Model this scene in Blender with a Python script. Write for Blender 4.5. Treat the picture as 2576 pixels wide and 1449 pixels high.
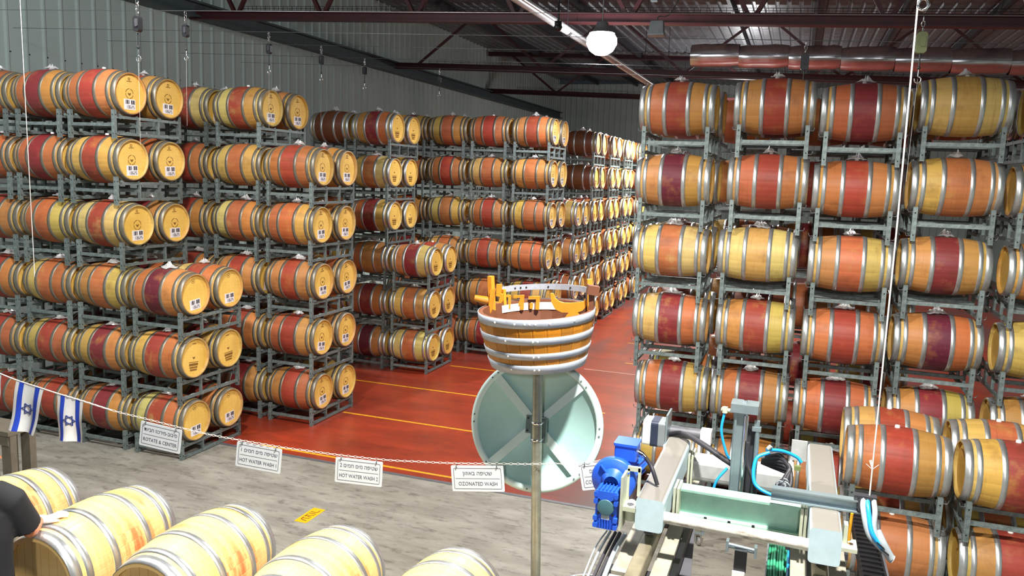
import bpy, bmesh, math, random
from mathutils import Vector, Matrix, Euler

rnd = random.Random(7)
PI = math.pi
SC = bpy.context.scene
COL = SC.collection
for o in list(bpy.data.objects):
    bpy.data.objects.remove(o)

# ------------------------------------------------------------------ camera
cam_d = bpy.data.cameras.new('camera')
cam_d.sensor_width = 36.0
cam_d.lens = 28.13
cam_d.clip_start = 0.1
cam_d.clip_end = 200
cam = bpy.data.objects.new('camera', cam_d)
COL.objects.link(cam)
R_ = (0.94072059, 0.33739347, 0.03479108)
D_ = (0.07948343, -0.11956685, -0.98963941)
F_ = (-0.32973801, 0.93373948, -0.13929619)
cam.matrix_world = Matrix(((R_[0], -D_[0], -F_[0], 0), (R_[1], -D_[1], -F_[1], 0),
                           (R_[2], -D_[2], -F_[2], 4.1975), (0, 0, 0, 1)))
SC.camera = cam

# ------------------------------------------------------------------ world, lamps, exposure
w = bpy.data.worlds.new('hall_air')
SC.world = w
w.use_nodes = True
w.node_tree.nodes['Background'].inputs[0].default_value = (0.62, 0.72, 0.80, 1)
w.node_tree.nodes['Background'].inputs[1].default_value = 0.02
SC.view_settings.view_transform = 'Standard'
SC.view_settings.look = 'None'
SC.view_settings.gamma = 1
SC.view_settings.use_curve_mapping = False
SC.view_settings.exposure = 0.0


def spot(name, loc, power, angle=150, size=0.25, target=None, color=(1.0, 0.97, 0.9), blend=0.35):
    d = bpy.data.lights.new(name, 'SPOT')
    d.energy = power
    d.color = color
    d.spot_size = math.radians(angle)
    d.spot_blend = blend
    d.shadow_soft_size = size
    o = bpy.data.objects.new(name, d)
    o.location = loc
    t = Vector(target) if target else Vector((loc[0], loc[1], 0))
    o.rotation_euler = (t - Vector(loc)).to_track_quat('-Z', 'Y').to_euler()
    COL.objects.link(o)
    return o


def point(name, loc, power, size=0.2, color=(1, 1, 1)):
    d = bpy.data.lights.new(name, 'POINT')
    d.energy = power
    d.color = color
    d.shadow_soft_size = size
    o = bpy.data.objects.new(name, d)
    o.location = loc
    COL.objects.link(o)


spot('lamp_light_wash_line', (0.1, 3.0, 7.0), 3400, 160, 0.14)
spot('lamp_light_walkway', (-5.4, 5.6, 7.3), 1900, 165, 0.2)
spot('lamp_light_entry', (1.2, -7.0, 6.4), 1300, 120, 0.3, target=(-1.5, 10, 3.2), color=(0.97, 0.98, 1.0))
spot('lamp_light_aisle', (-3.75, 15.2, 6.45), 1300, 165, 0.25, color=(0.98, 0.98, 1.0))
point('lamp_light_aisle_glow', (-3.75, 15.2, 6.42), 110, 0.25, (0.97, 0.98, 1.0))
point('fill_light_wall', (-8.6, 5.8, 7.7), 750, 0.25, (0.95, 0.98, 1.0))  # unseen fill added out of view to brighten the left wall
spot('lamp_light_far_aisle', (-2.6, 25.0, 6.7), 4500, 165, 0.25)
point('lamp_light_far_glow', (-2.6, 34.0, 6.7), 500, 0.25)

# ------------------------------------------------------------------ node helpers


def lin(r, g, b):
    f = lambda c: (c / 255 / 12.92) if c / 255 <= 0.04045 else ((c / 255 + 0.055) / 1.055) ** 2.4
    return (f(r), f(g), f(b), 1.0)


class N:
    def __init__(self, name):
        self.m = bpy.data.materials.new(name)
        self.m.use_nodes = True
        self.t = self.m.node_tree
        self.b = self.t.nodes['Principled BSDF']

    def n(self, typ, **kw):
        x = self.t.nodes.new(typ)
        for k, v in kw.items():
            setattr(x, k, v)
        return x

    def l(self, a, b):
        self.t.links.new(a, b)

    def val(self, sock, v):
        if hasattr(v, 'is_output'):
            self.l(v, sock)
        else:
            sock.default_value = v

    def math(self, op, a, b=None, clamp=False):
        x = self.n('ShaderNodeMath', operation=op, use_clamp=clamp)
        self.val(x.inputs[0], a)
        if b is not None:
            self.val(x.inputs[1], b)
        return x.outputs[0]

    def mix(self, fac, a, b, typ='MIX'):
        x = self.n('ShaderNodeMix', data_type='RGBA', blend_type=typ)
        self.val(x.inputs[0], fac)
        self.val(x.inputs[6], a)
        self.val(x.inputs[7], b)
        return x.outputs[2]

    def coord(self, which='Object', scale=(1, 1, 1)):
        c = self.n('ShaderNodeTexCoord')
        mp = self.n('ShaderNodeMapping')
        mp.inputs['Scale'].default_value = scale
        self.l(c.outputs[which], mp.inputs[0])
        return mp.outputs[0]

    def noise(self, vec, scale=5, detail=3, rough=0.55, w=None):
        x = self.n('ShaderNodeTexNoise', noise_dimensions='4D' if w is not None else '3D')
        self.l(vec, x.inputs['Vector'])
        x.inputs['Scale'].default_value = scale
        x.inputs['Detail'].default_value = detail
        x.inputs['Roughness'].default_value = rough
        if w is not None:
            self.val(x.inputs['W'], w)
        return x.outputs[0]

    def ramp(self, fac, lo, hi):
        x = self.n('ShaderNodeMapRange')
        self.l(fac, x.inputs[0])
        x.inputs[1].default_value = lo
        x.inputs[2].default_value = hi
        return x.outputs[0]

    def attr(self, name):
        x = self.n('ShaderNodeAttribute', attribute_type='OBJECT', attribute_name=name)
        return x

    def bump(self, h, strength=0.2, dist=0.01):
        x = self.n('ShaderNodeBump')
        x.inputs['Strength'].default_value = strength
        x.inputs['Distance'].default_value = dist
        self.l(h, x.inputs['Height'])
        self.l(x.outputs[0], self.b.inputs['Normal'])

    def out(self, color=None, rough=None, metal=None, spec=None):
        if color is not None:
            self.val(self.b.inputs['Base Color'], color)
        if rough is not None:
            self.val(self.b.inputs['Roughness'], rough)
        if metal is not None:
            self.val(self.b.inputs['Metallic'], metal)
        if spec is not None:
            self.b.inputs['Specular IOR Level'].default_value = spec
        return self.m


def plain(name, col, rough=0.5, metal=0.0, var=0.12, scale=9):
    k = N(name)
    v = k.noise(k.coord('Object'), scale, 4, 0.6)
    c = k.mix(k.ramp(v, 0.3, 0.7), tuple(x * (1 - var) for x in col[:3]) + (1,), tuple(min(1, x * (1 + var)) for x in col[:3]) + (1,))
    return k.out(c, rough, metal)


M = {}


def build_materials():
    # barrel staves: the wine stain round the bung, the raw oak towards the ends, streaks running round the barrel
    k = N('stave_oak')
    tc = k.n('ShaderNodeTexCoord')
    sp = k.n('ShaderNodeSeparateXYZ')
    k.l(tc.outputs['Object'], sp.inputs[0])
    inf = k.n('ShaderNodeObjectInfo')
    wv = k.math('MULTIPLY', inf.outputs['Random'], 60.0)
    ax = k.math('ABSOLUTE', sp.outputs[0])
    side = k.math('GREATER_THAN', sp.outputs[0], 0.0)
    quarter = k.mix(side, k.attr('tone_low').outputs['Color'], k.attr('tone_high').outputs['Color'])
    base = k.mix(k.math('LESS_THAN', ax, 0.15), quarter, k.attr('tone_mid').outputs['Color'])
    base = k.mix(k.math('GREATER_THAN', ax, 0.36), base, k.mix(0.62, base, k.attr('tone_end').outputs['Color']))
    streak = k.noise(k.coord('Object', (46, 2.6, 2.6)), 1.0, 3, 0.6, wv)
    blot = k.noise(k.coord('Object', (5, 5, 5)), 1.0, 4, 0.6, wv)
    ang = k.math('ARCTAN2', sp.outputs[1], sp.outputs[2])
    sid = k.math('FLOOR', k.math('ADD', k.math('MULTIPLY', ang, 30 / (2 * PI)), 0.5))
    wn = k.n('ShaderNodeTexWhiteNoise', noise_dimensions='2D')
    cmb = k.n('ShaderNodeCombineXYZ')
    k.l(sid, cmb.inputs[0])
    k.l(wv, cmb.inputs[1])
    k.l(cmb.outputs[0], wn.inputs[0])
    # pale, less soaked patches
    base = k.mix(k.math('MULTIPLY', k.ramp(blot, 0.52, 0.72), 0.45), base, quarter)
    base = k.mix(k.math('MULTIPLY', k.ramp(streak, 0.55, 0.75), 0.30), base, lin(120, 42, 32))
    base = k.mix(k.math('MULTIPLY', k.ramp(blot, 0.47, 0.28), 0.4), base, lin(92, 48, 28))
    bri = k.math('ADD', k.math('MULTIPLY', wn.outputs[0], 0.16), 0.90)
    hsv = k.n('ShaderNodeHueSaturation')
    k.l(base, hsv.inputs['Color'])
    k.l(bri, hsv.inputs['Value'])
    k.bump(streak, 0.12, 0.004)
    M['stave'] = k.out(hsv.outputs[0], 0.52, 0, 0.35)

    # fresh oak barrels of the washing line
    k = N('fresh_oak')
    inf = k.n('ShaderNodeObjectInfo')
    wv = k.math('MULTIPLY', inf.outputs['Random'], 0.35)
    st = k.noise(k.coord('Object', (26, 5, 5)), 1, 3, 0.6, wv)
    bl = k.noise(k.coord('Object', (4, 3, 3)), 1, 3, 0.5)
    c = k.mix(k.ramp(st, 0.3, 0.75), lin(236, 204, 140), lin(222, 180, 108))
    stain = k.math('MULTIPLY', k.attr('stain').outputs['Fac'], k.ramp(k.noise(k.coord('Object', (13, 2, 2)), 1, 4, 0.65, wv), 0.42, 0.56))
    tc = k.n('ShaderNodeTexCoord')
    sp = k.n('ShaderNodeSeparateXYZ')
    k.l(tc.outputs['Object'], sp.inputs[0])
    band = k.ramp(k.math('ABSOLUTE', sp.outputs[0]), 0.30, 0.14)
    stain = k.math('MULTIPLY', stain, k.math('MAXIMUM', band, k.attr('spread').outputs['Fac']))
    c = k.mix(stain, c, lin(184, 78, 38))
    k.bump(st, 0.08, 0.003)
    M['fresh'] = k.out(c, 0.45, 0, 0.4)

    k = N('barrel_head_oak')
    st = k.noise(k.coord('Object', (2, 7, 60)), 1, 2, 0.5)
    inf = k.n('ShaderNodeObjectInfo')
    big = k.noise(k.coord('Object', (3, 3, 3)), 1, 2, 0.5, k.math('MULTIPLY', inf.outputs['Random'], 40.0))
    c = k.mix(k.ramp(big, 0.3, 0.7), lin(214, 172, 80), lin(232, 192, 104))
    c = k.mix(k.math('MULTIPLY', k.ramp(st, 0.5, 0.8), 0.25), c, lin(170, 122, 50))
    M['head'] = k.out(c, 0.5, 0, 0.3)

    k = N('hoop_steel')
    v = k.noise(k.coord('Object', (14, 14, 14)), 1, 3, 0.6)
    c = k.mix(v, (0.42, 0.44, 0.45, 1), (0.62, 0.64, 0.65, 1))
    rr = k.n('ShaderNodeMapRange')
    k.l(v, rr.inputs[0])
    rr.inputs[3].default_value = 0.34
    rr.inputs[4].default_value = 0.46
    M['hoop'] = k.out(c, rr.outputs[0], 0.85)
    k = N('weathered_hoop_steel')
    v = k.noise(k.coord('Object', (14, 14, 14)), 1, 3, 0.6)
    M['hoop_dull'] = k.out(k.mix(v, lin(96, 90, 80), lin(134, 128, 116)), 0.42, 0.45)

    k = N('galvanized_rack')
    v = k.noise(k.coord('Object', (22, 22, 22)), 1, 4, 0.7)
    inf = k.n('ShaderNodeObjectInfo')
    c = k.mix(k.ramp(v, 0.3, 0.7), lin(86, 96, 97), lin(134, 146, 145))
    hs = k.n('ShaderNodeHueSaturation')
    k.l(c, hs.inputs['Color'])
    k.l(k.math('ADD', k.math('MULTIPLY', inf.outputs['Random'], 0.3), 0.82), hs.inputs['Value'])
    M['rack'] = k.out(hs.outputs[0], 0.5, 0.35)

    M['dark_hole'] = plain('punched_hole', lin(14, 14, 15), 0.8)
    M['bung'] = plain('silicone_bung', lin(228, 226, 222), 0.45)
    M['print'] = plain('burnt_print', lin(122, 84, 26), 0.7)
    M['ink'] = plain('black_ink', lin(30, 29, 40), 0.6)
    M['sticker'] = plain('white_sticker', lin(226, 220, 226), 0.5, 0, 0.04)

    k = N('clear_plastic_film')
    g = k.n('ShaderNodeBsdfGlossy')
    g.inputs['Roughness'].default_value = 0.18
    g.inputs['Color'].default_value = (0.9, 0.9, 0.92, 1)
    d = k.n('ShaderNodeBsdfDiffuse')
    d.inputs['Color'].default_value = (0.85, 0.85, 0.86, 1)
    t = k.n('ShaderNodeBsdfTransparent')
    m1 = k.n('ShaderNodeMixShader')
    m1.inputs[0].default_value = 0.5
    k.l(g.outputs[0], m1.inputs[1])
    k.l(d.outputs[0], m1.inputs[2])
    m2 = k.n('ShaderNodeMixShader')
    m2.inputs[0].default_value = 0.24
    k.l(m1.outputs[0], m2.inputs[1])
    k.l(t.outputs[0], m2.inputs[2])
    k.l(m2.outputs[0], k.t.nodes['Material Output'].inputs[0])
    M['film'] = k.m

    # floors
    k = N('stained_concrete')
    a = k.noise(k.coord('Object', (1.2, 3.4, 1)), 1, 6, 0.65)
    b = k.noise(k.coord('Object', (0.35, 0.35, 1)), 1, 4, 0.6)
    s = k.noise(k.coord('Object', (3.2, 9, 1)), 1, 6, 0.78)
    c = k.mix(k.ramp(a, 0.3, 0.7), lin(116, 112, 104), lin(158, 154, 145))
    c = k.mix(k.math('MULTIPLY', k.ramp(b, 0.45, 0.7), 0.5), c, lin(104, 96, 82))
    c = k.mix(k.math('MULTIPLY', k.ramp(s, 0.52, 0.70), 0.85), c, lin(58, 54, 46))
    k.bump(s, 0.15, 0.01)
    M['concrete'] = k.out(c, 0.62, 0, 0.35)

    k = N('red_sealed_floor')
    a = k.noise(k.coord('Object', (0.5, 1.6, 1)), 1, 5, 0.65)
    b = k.noise(k.coord('Object', (3, 7, 1)), 1, 5, 0.7)
    c = k.mix(k.ramp(a, 0.3, 0.72), lin(166, 60, 34), lin(116, 42, 28))
    c = k.mix(k.math('MULTIPLY', k.ramp(b, 0.5, 0.72), 0.45), c, lin(70, 34, 30))
    # tyre soot swept to the sill of the red floor and along the aisle
    sp = k.n('ShaderNodeSeparateXYZ')
    tc = k.n('ShaderNodeTexCoord')
    k.l(tc.outputs['Object'], sp.inputs[0])
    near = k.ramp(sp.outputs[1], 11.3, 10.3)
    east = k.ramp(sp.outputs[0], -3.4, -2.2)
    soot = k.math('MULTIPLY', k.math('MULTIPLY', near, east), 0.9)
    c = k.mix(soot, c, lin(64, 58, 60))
    aisle = k.math('MULTIPLY', k.ramp(sp.outputs[1], 15.5, 20), k.ramp(k.noise(k.coord('Object', (1.3, 0.25, 1)), 1, 4, 0.6), 0.42, 0.6))
    c = k.mix(k.math('MULTIPLY', aisle, 0.7), c, lin(92, 70, 72))
    M['red'] = k.out(c, 0.34, 0, 0.5)
    M['yellow_line'] = plain('yellow_line_paint', lin(214, 150, 24), 0.5, 0, 0.25, 14)
    M['seam'] = plain('pale_seam', lin(196, 176, 160), 0.6)

    # walls and roof
    k = N('wall_sheet_paint')
    v = k.noise(k.coord('Object', (0.6, 0.6, 0.25)), 1, 4, 0.6)
    c = k.mix(k.ramp(v, 0.3, 0.7), lin(172, 190, 186), lin(190, 205, 200))
    M['wall'] = k.out(c, 0.5, 0.0, 0.3)
    M['screw'] = plain('screw_head', lin(30, 34, 34), 0.5)
    k = N('silver_roof_foil')
    v = k.noise(k.coord('Object', (0.8, 3, 1)), 1, 5, 0.65)
    c = k.mix(k.ramp(v, 0.3, 0.7), lin(104, 108, 114), lin(146, 148, 154))
    k.bump(v, 0.5, 0.05)
    M['roof'] = k.out(c, 0.4, 0.3)
    M['maroon'] = plain('maroon_steel_paint', lin(70, 26, 30), 0.5, 0, 0.2, 3)
    M['dark_steel'] = plain('dark_steel', lin(62, 62, 68), 0.5, 0.3)
    M['beam_grey'] = plain('grey_steel_paint', lin(74, 86, 90), 0.5, 0.1)
    M['foil'] = plain('foil_duct_skin', lin(190, 192, 196), 0.22, 0.9)
    M['white_paint'] = plain('white_tube_paint', lin(176, 178, 178), 0.35, 0.1)
    M['wire'] = plain('bright_wire', lin(112, 114, 118), 0.35, 0.6)
    M['cord'] = plain('white_cord', lin(214, 208, 204), 0.6)
    M['black'] = plain('black_plastic', lin(24, 25, 28), 0.4)
    M['yellow_green'] = plain('yellow_green_casing', lin(104, 112, 64), 0.5)
    M['chrome'] = plain('chrome', lin(225, 226, 230), 0.15, 1.0)
    M['grey_case'] = plain('grey_casing', lin(132, 138, 142), 0.45, 0.2)

    k = N('lamp_glow')
    e = k.n('ShaderNodeEmission')
    e.inputs[0].default_value = (0.93, 0.95, 1.0, 1)
    e.inputs[1].default_value = 60.0
    k.l(e.outputs[0], k.t.nodes['Material Output'].inputs[0])
    M['glow'] = k.m

    # washing machine and props
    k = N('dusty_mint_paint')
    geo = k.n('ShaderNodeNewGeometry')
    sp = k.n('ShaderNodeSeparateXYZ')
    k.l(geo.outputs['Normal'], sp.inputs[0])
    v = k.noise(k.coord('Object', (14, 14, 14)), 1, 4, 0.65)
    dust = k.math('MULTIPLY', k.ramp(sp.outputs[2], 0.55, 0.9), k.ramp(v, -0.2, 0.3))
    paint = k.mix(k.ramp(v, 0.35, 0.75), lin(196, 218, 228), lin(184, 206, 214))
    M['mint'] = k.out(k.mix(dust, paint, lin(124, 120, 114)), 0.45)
    k = N('green_beam_paint')
    v = k.noise(k.coord('Object', (7, 7, 7)), 1, 4, 0.65)
    M['green_beam'] = k.out(k.mix(k.ramp(v, 0.35, 0.7), lin(160, 198, 184), lin(138, 178, 164)), 0.4)
    M['cream'] = plain('cream_plate_paint', lin(186, 190, 168), 0.5)
    k = N('scuffed_white_tube')
    v = k.noise(k.coord('Object', (9, 30, 30)), 1, 4, 0.7)
    M['scuffed'] = k.out(k.mix(k.ramp(v, 0.5, 0.72), lin(222, 218, 208), lin(140, 128, 112)), 0.45)
    M['blue'] = plain('blue_motor_paint', lin(38, 92, 214), 0.4, 0, 0.12)
    M['blue_cap'] = plain('green_grey_cap', lin(70, 110, 120), 0.4)
    M['alu'] = plain('aluminium', lin(150, 166, 172), 0.35, 0.6)
    M['navy'] = plain('navy_cover', lin(36, 46, 66), 0.45)
    M['pale'] = plain('pale_cover', lin(240, 240, 238), 0.4)
    M['rail_brown'] = plain('worn_rail', lin(120, 112, 92), 0.5, 0.1, 0.25)
    M['stone'] = plain('cream_side_plate', lin(160, 155, 140), 0.6, 0, 0.18)
    M['hose_blue'] = plain('blue_hose', lin(30, 150, 220), 0.35)
    M['hose_black'] = plain('black_hose', lin(48, 46, 52), 0.5)
    M['hose_grey'] = plain('grey_cable', lin(158, 166, 172), 0.45)
    M['hose_green'] = plain('green_hose', lin(60, 160, 120), 0.4)
    M['slate'] = plain('slate_panel', lin(92, 92, 98), 0.5, 0.1)
    M['steel'] = plain('stainless_pole', lin(150, 152, 140), 0.36, 0.55, 0.15, 20)
    M['mirror_back'] = plain('teal_mirror_back', lin(164, 202, 198), 0.42, 0, 0.05, 3)
    M['mirror_rim'] = plain('white_mirror_rim', lin(196, 218, 216), 0.4, 0, 0.05, 3)
    M['plate_grey'] = plain('grey_bracket', lin(104, 122, 120), 0.4, 0.3)
    k = N('varnished_tub_oak')
    inf = k.n('ShaderNodeObjectInfo')
    st = k.noise(k.coord('Object', (8, 8, 30)), 1, 3, 0.6)
    c = k.mix(inf.outputs['Random'], lin(176, 112, 22), lin(140, 90, 22))
    c = k.mix(k.math('MULTIPLY', k.ramp(st, 0.5, 0.75), 0.35), c, lin(120, 70, 16))
    M['tub'] = k.out(c, 0.3, 0, 0.5)
    M['tub_inside'] = plain('tub_inside', lin(100, 58, 36), 0.6)
    M['letter'] = plain('letter_wood', lin(200, 132, 34), 0.5)
    M['galv'] = plain('zinc_hoop', lin(160, 166, 178), 0.45, 0.25, 0.1, 25)
    M['rivet'] = plain('rivet_head', lin(220, 224, 230), 0.3, 0.6)
    M['off_white'] = plain('off_white_matte', lin(236, 232, 224), 0.7)
    M['sign'] = plain('sign_white', lin(206, 214, 222), 0.45, 0, 0.03)
    M['sign_ink'] = plain('sign_ink', lin(74, 78, 92), 0.6)
    M['flag_white'] = plain('flag_white', lin(222, 224, 226), 0.8, 0, 0.06)
    M['flag_blue'] = plain('flag_blue', lin(34, 70, 196), 0.8)
    M['star'] = plain('flag_star', lin(40, 56, 120), 0.8)
    M['decal'] = plain('decal_yellow', lin(226, 170, 8), 0.5)
    M['decal_ink'] = plain('decal_ink', lin(130, 64, 6), 0.6)
    M['skin'] = plain('skin', lin(196, 122, 88), 0.5, 0, 0.08)
    M['glove'] = plain('white_glove', lin(232, 226, 222), 0.7)
    M['shirt'] = plain('black_shirt', lin(26, 27, 32), 0.85)
    M['trousers'] = plain('dark_trousers', lin(30, 32, 44), 0.85)
    M['hair'] = plain('dark_hair', lin(30, 22, 18), 0.6)
    M['bench'] = plain('grey_bench_steel', lin(104, 96, 84), 0.55, 0.1)
    M['wheel'] = plain('grey_wheel', lin(130, 126, 122), 0.5)


build_materials()

# ------------------------------------------------------------------ mesh helpers


class MB:
    def __init__(self):
        self.v, self.f, self.s, self.mi = [], [], [], []

    def add(self, verts, faces, smooth=False, mi=0):
        o = len(self.v)
        self.v += [tuple(p) for p in verts]
        for f in faces:
            self.f.append(tuple(i + o for i in f))
            self.s.append(smooth)
            self.mi.append(mi)
        return self

    def box(self, c, s, rot=None, mi=0):
        hx, hy, hz = s[0] / 2, s[1] / 2, s[2] / 2
        P = [Vector((x, y, z)) for x in (-hx, hx) for y in (-hy, hy) for z in (-hz, hz)]
        if rot is not None:
            P = [rot @ p for p in P]
        P = [p + Vector(c) for p in P]
        return self.add(P, [(0, 1, 3, 2), (4, 6, 7, 5), (0, 4, 5, 1), (2, 3, 7, 6), (0, 2, 6, 4), (1, 5, 7, 3)], False, mi)

    def rbox(self, c, s, b, mi=0, axis=1):
        """box whose four edges along AXIS are rounded"""
        ax = [0, 1, 2]
        ax.remove(axis)
        pts = []
        a, d = s[ax[0]] / 2, s[ax[1]] / 2
        for q, (sx, sy) in enumerate(((1, 1), (-1, 1), (-1, -1), (1, -1))):
            for j in range(4):
                t = q * PI / 2 + j * PI / 6
                pts.append((sx * (a - b) + b * math.cos(t), sy * (d - b) + b * math.sin(t)))
        V = []
        n = len(pts)
        for e in (-1, 1):
            for p in pts:
                q = [0, 0, 0]
                q[ax[0]], q[ax[1]], q[axis] = p[0], p[1], e * s[axis] / 2
                V.append(tuple(q[i] + c[i] for i in range(3)))
        F = [(i, (i + 1) % n, n + (i + 1) % n, n + i) for i in range(n)] + [tuple(range(n - 1, -1, -1)), tuple(range(n, 2 * n))]
        if axis == 1:
            F = [tuple(reversed(f)) for f in F]
        return self.add(V, F, False, mi)

    def tube(self, pts, r, n=8, caps=True, mi=0, smooth=True):
        pts = [Vector(p) for p in pts]
        rs = r if isinstance(r, (list, tuple)) else [r] * len(pts)
        V, F = [], []
        up = None
        for i, p in enumerate(pts):
            t = (pts[min(i + 1, len(pts) - 1)] - pts[max(i - 1, 0)])
            t = t.normalized() if t.length > 1e-9 else Vector((0, 0, 1))
            if up is None:
                up = t.orthogonal().normalized()
            up = (up - t * up.dot(t))
            up = up.normalized() if up.length > 1e-6 else t.orthogonal().normalized()
            sd = t.cross(up)
            for j in range(n):
                a = 2 * PI * j / n
                V.append(p + (up * math.cos(a) + sd * math.sin(a)) * rs[i])
        for i in range(len(pts) - 1):
            for j in range(n):
                F.append((i * n + j, i * n + (j + 1) % n, (i + 1) * n + (j + 1) % n, (i + 1) * n + j))
        self.add(V, F, smooth, mi)
        if caps:
            k = len(pts) - 1
            self.add(V[:n], [tuple(range(n - 1, -1, -1))], False, mi)
            self.add(V[k * n:], [tuple(range(n))], False, mi)
        return self

    def lathe(self, prof, n=32, axis='X', a0=0, a1=2 * PI, smooth=True, mi=0):
        full = abs(a1 - a0 - 2 * PI) < 1e-6
        m = n if full else n + 1
        V, F = [], []
        for (h, r) in prof:
            for j in range(m):
                a = a0 + (a1 - a0) * j / n
                c, s = r * math.cos(a), r * math.sin(a)
                V.append((h, c, s) if axis == 'X' else ((c, s, h) if axis == 'Z' else (s, h, c)))
        for i in range(len(prof) - 1):
            for j in range(n):
                k = (j + 1) % m
                F.append((i * m + j, i * m + k, (i + 1) * m + k, (i + 1) * m + j))
        return self.add(V, F, smooth, mi)

    def prism(self, poly, fn, depth, mi=0):
        """poly: 2-D outline; fn(u, v, d) -> point; extruded from d = 0 to depth"""
        n = len(poly)
        V = [fn(u, v, 0) for u, v in poly] + [fn(u, v, depth) for u, v in poly]
        F = [tuple(range(n)), tuple(range(2 * n - 1, n - 1, -1))] + [(i, n + i, n + (i + 1) % n, (i + 1) % n) for i in range(n)]
        return self.add(V, F, False, mi)

    def mesh(self, name, mats):
        me = bpy.data.meshes.new(name)
        me.from_pydata(self.v, [], self.f)
        me.polygons.foreach_set('use_smooth', self.s)
        me.polygons.foreach_set('material_index', self.mi)
        for m in (mats if isinstance(mats, (list, tuple)) else [mats]):
            me.materials.append(m)
        me.validate()
        bm = bmesh.new()
        bm.from_mesh(me)
        bmesh.ops.recalc_face_normals(bm, faces=bm.faces)
        bm.to_mesh(me)
        bm.free()
        me.update()
        return me


def ob(name, me, parent=None, loc=None, rot=None):
    o = bpy.data.objects.new(name, me)
    COL.objects.link(o)
    if parent is not None:
        o.parent = parent
    if loc is not None:
        o.location = loc
    if rot is not None:
        o.rotation_euler = rot
    return o


def part(name, mb, m, parent=None, loc=None, rot=None):
    return ob(name, mb.mesh(name, m), parent, loc, rot)


def tag(o, label, cat, group=None, kind=None):
    o['label'] = label
    o['category'] = cat
    if group:
        o['group'] = group
    if kind:
        o['kind'] = kind
    return o


def thing(name, label, cat, loc=(0, 0, 0), rotz=0, group=None):
    o = bpy.data.objects.new(name, None)
    o.empty_display_size = 0.1
    COL.objects.link(o)
    o.location = loc
    o.rotation_euler = (0, 0, rotz)
    return tag(o, label, cat, group)


def struct(name, mb, m, parent=None):
    o = part(name, mb, m, parent)
    if parent is None:
        o['kind'] = 'structure'
    return o


def text(name, s, size, m, parent, loc, rot, ext=0.0006, fit=None):
    """raised lettering as a mesh; FIT = widest it may run"""
    c = bpy.data.curves.new(name, 'FONT')
    c.body = s
    c.size = size
    c.align_x = 'CENTER'
    c.align_y = 'CENTER'
    c.extrude = ext
    c.resolution_u = 2
    tmp = bpy.data.objects.new(name + '_src', c)
    COL.objects.link(tmp)
    dg = bpy.context.evaluated_depsgraph_get()
    me = bpy.data.meshes.new_from_object(tmp.evaluated_get(dg))
    bpy.data.objects.remove(tmp)
    xs = [v.co.x for v in me.vertices]
    f = 1.0
    if fit:
        f = min(1.0, fit / (max(xs) - min(xs)))
    for v in me.vertices:
        v.co.x *= f
    me.materials.clear()
    me.materials.append(m)
    return ob(name, me, parent, loc, rot)


def bez(pts, n=10):
    """smooth open curve through points (Catmull-Rom)"""
    P = [Vector(p) for p in pts]
    P = [P[0] * 2 - P[1]] + P + [P[-1] * 2 - P[-2]]
    out = []
    for i in range(1, len(P) - 2):
        for j in range(n):
            t = j / n
            a, b, c, d = P[i - 1], P[i], P[i + 1], P[i + 2]
            out.append(0.5 * ((2 * b) + (c - a) * t + (2 * a - 5 * b + 4 * c - d) * t * t + (3 * b - a - 3 * c + d) * t ** 3))
    out.append(P[-2])
    return out


# ------------------------------------------------------------------ the hall
SLOPE = -0.038                                     # the roof falls gently across the hall


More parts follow.
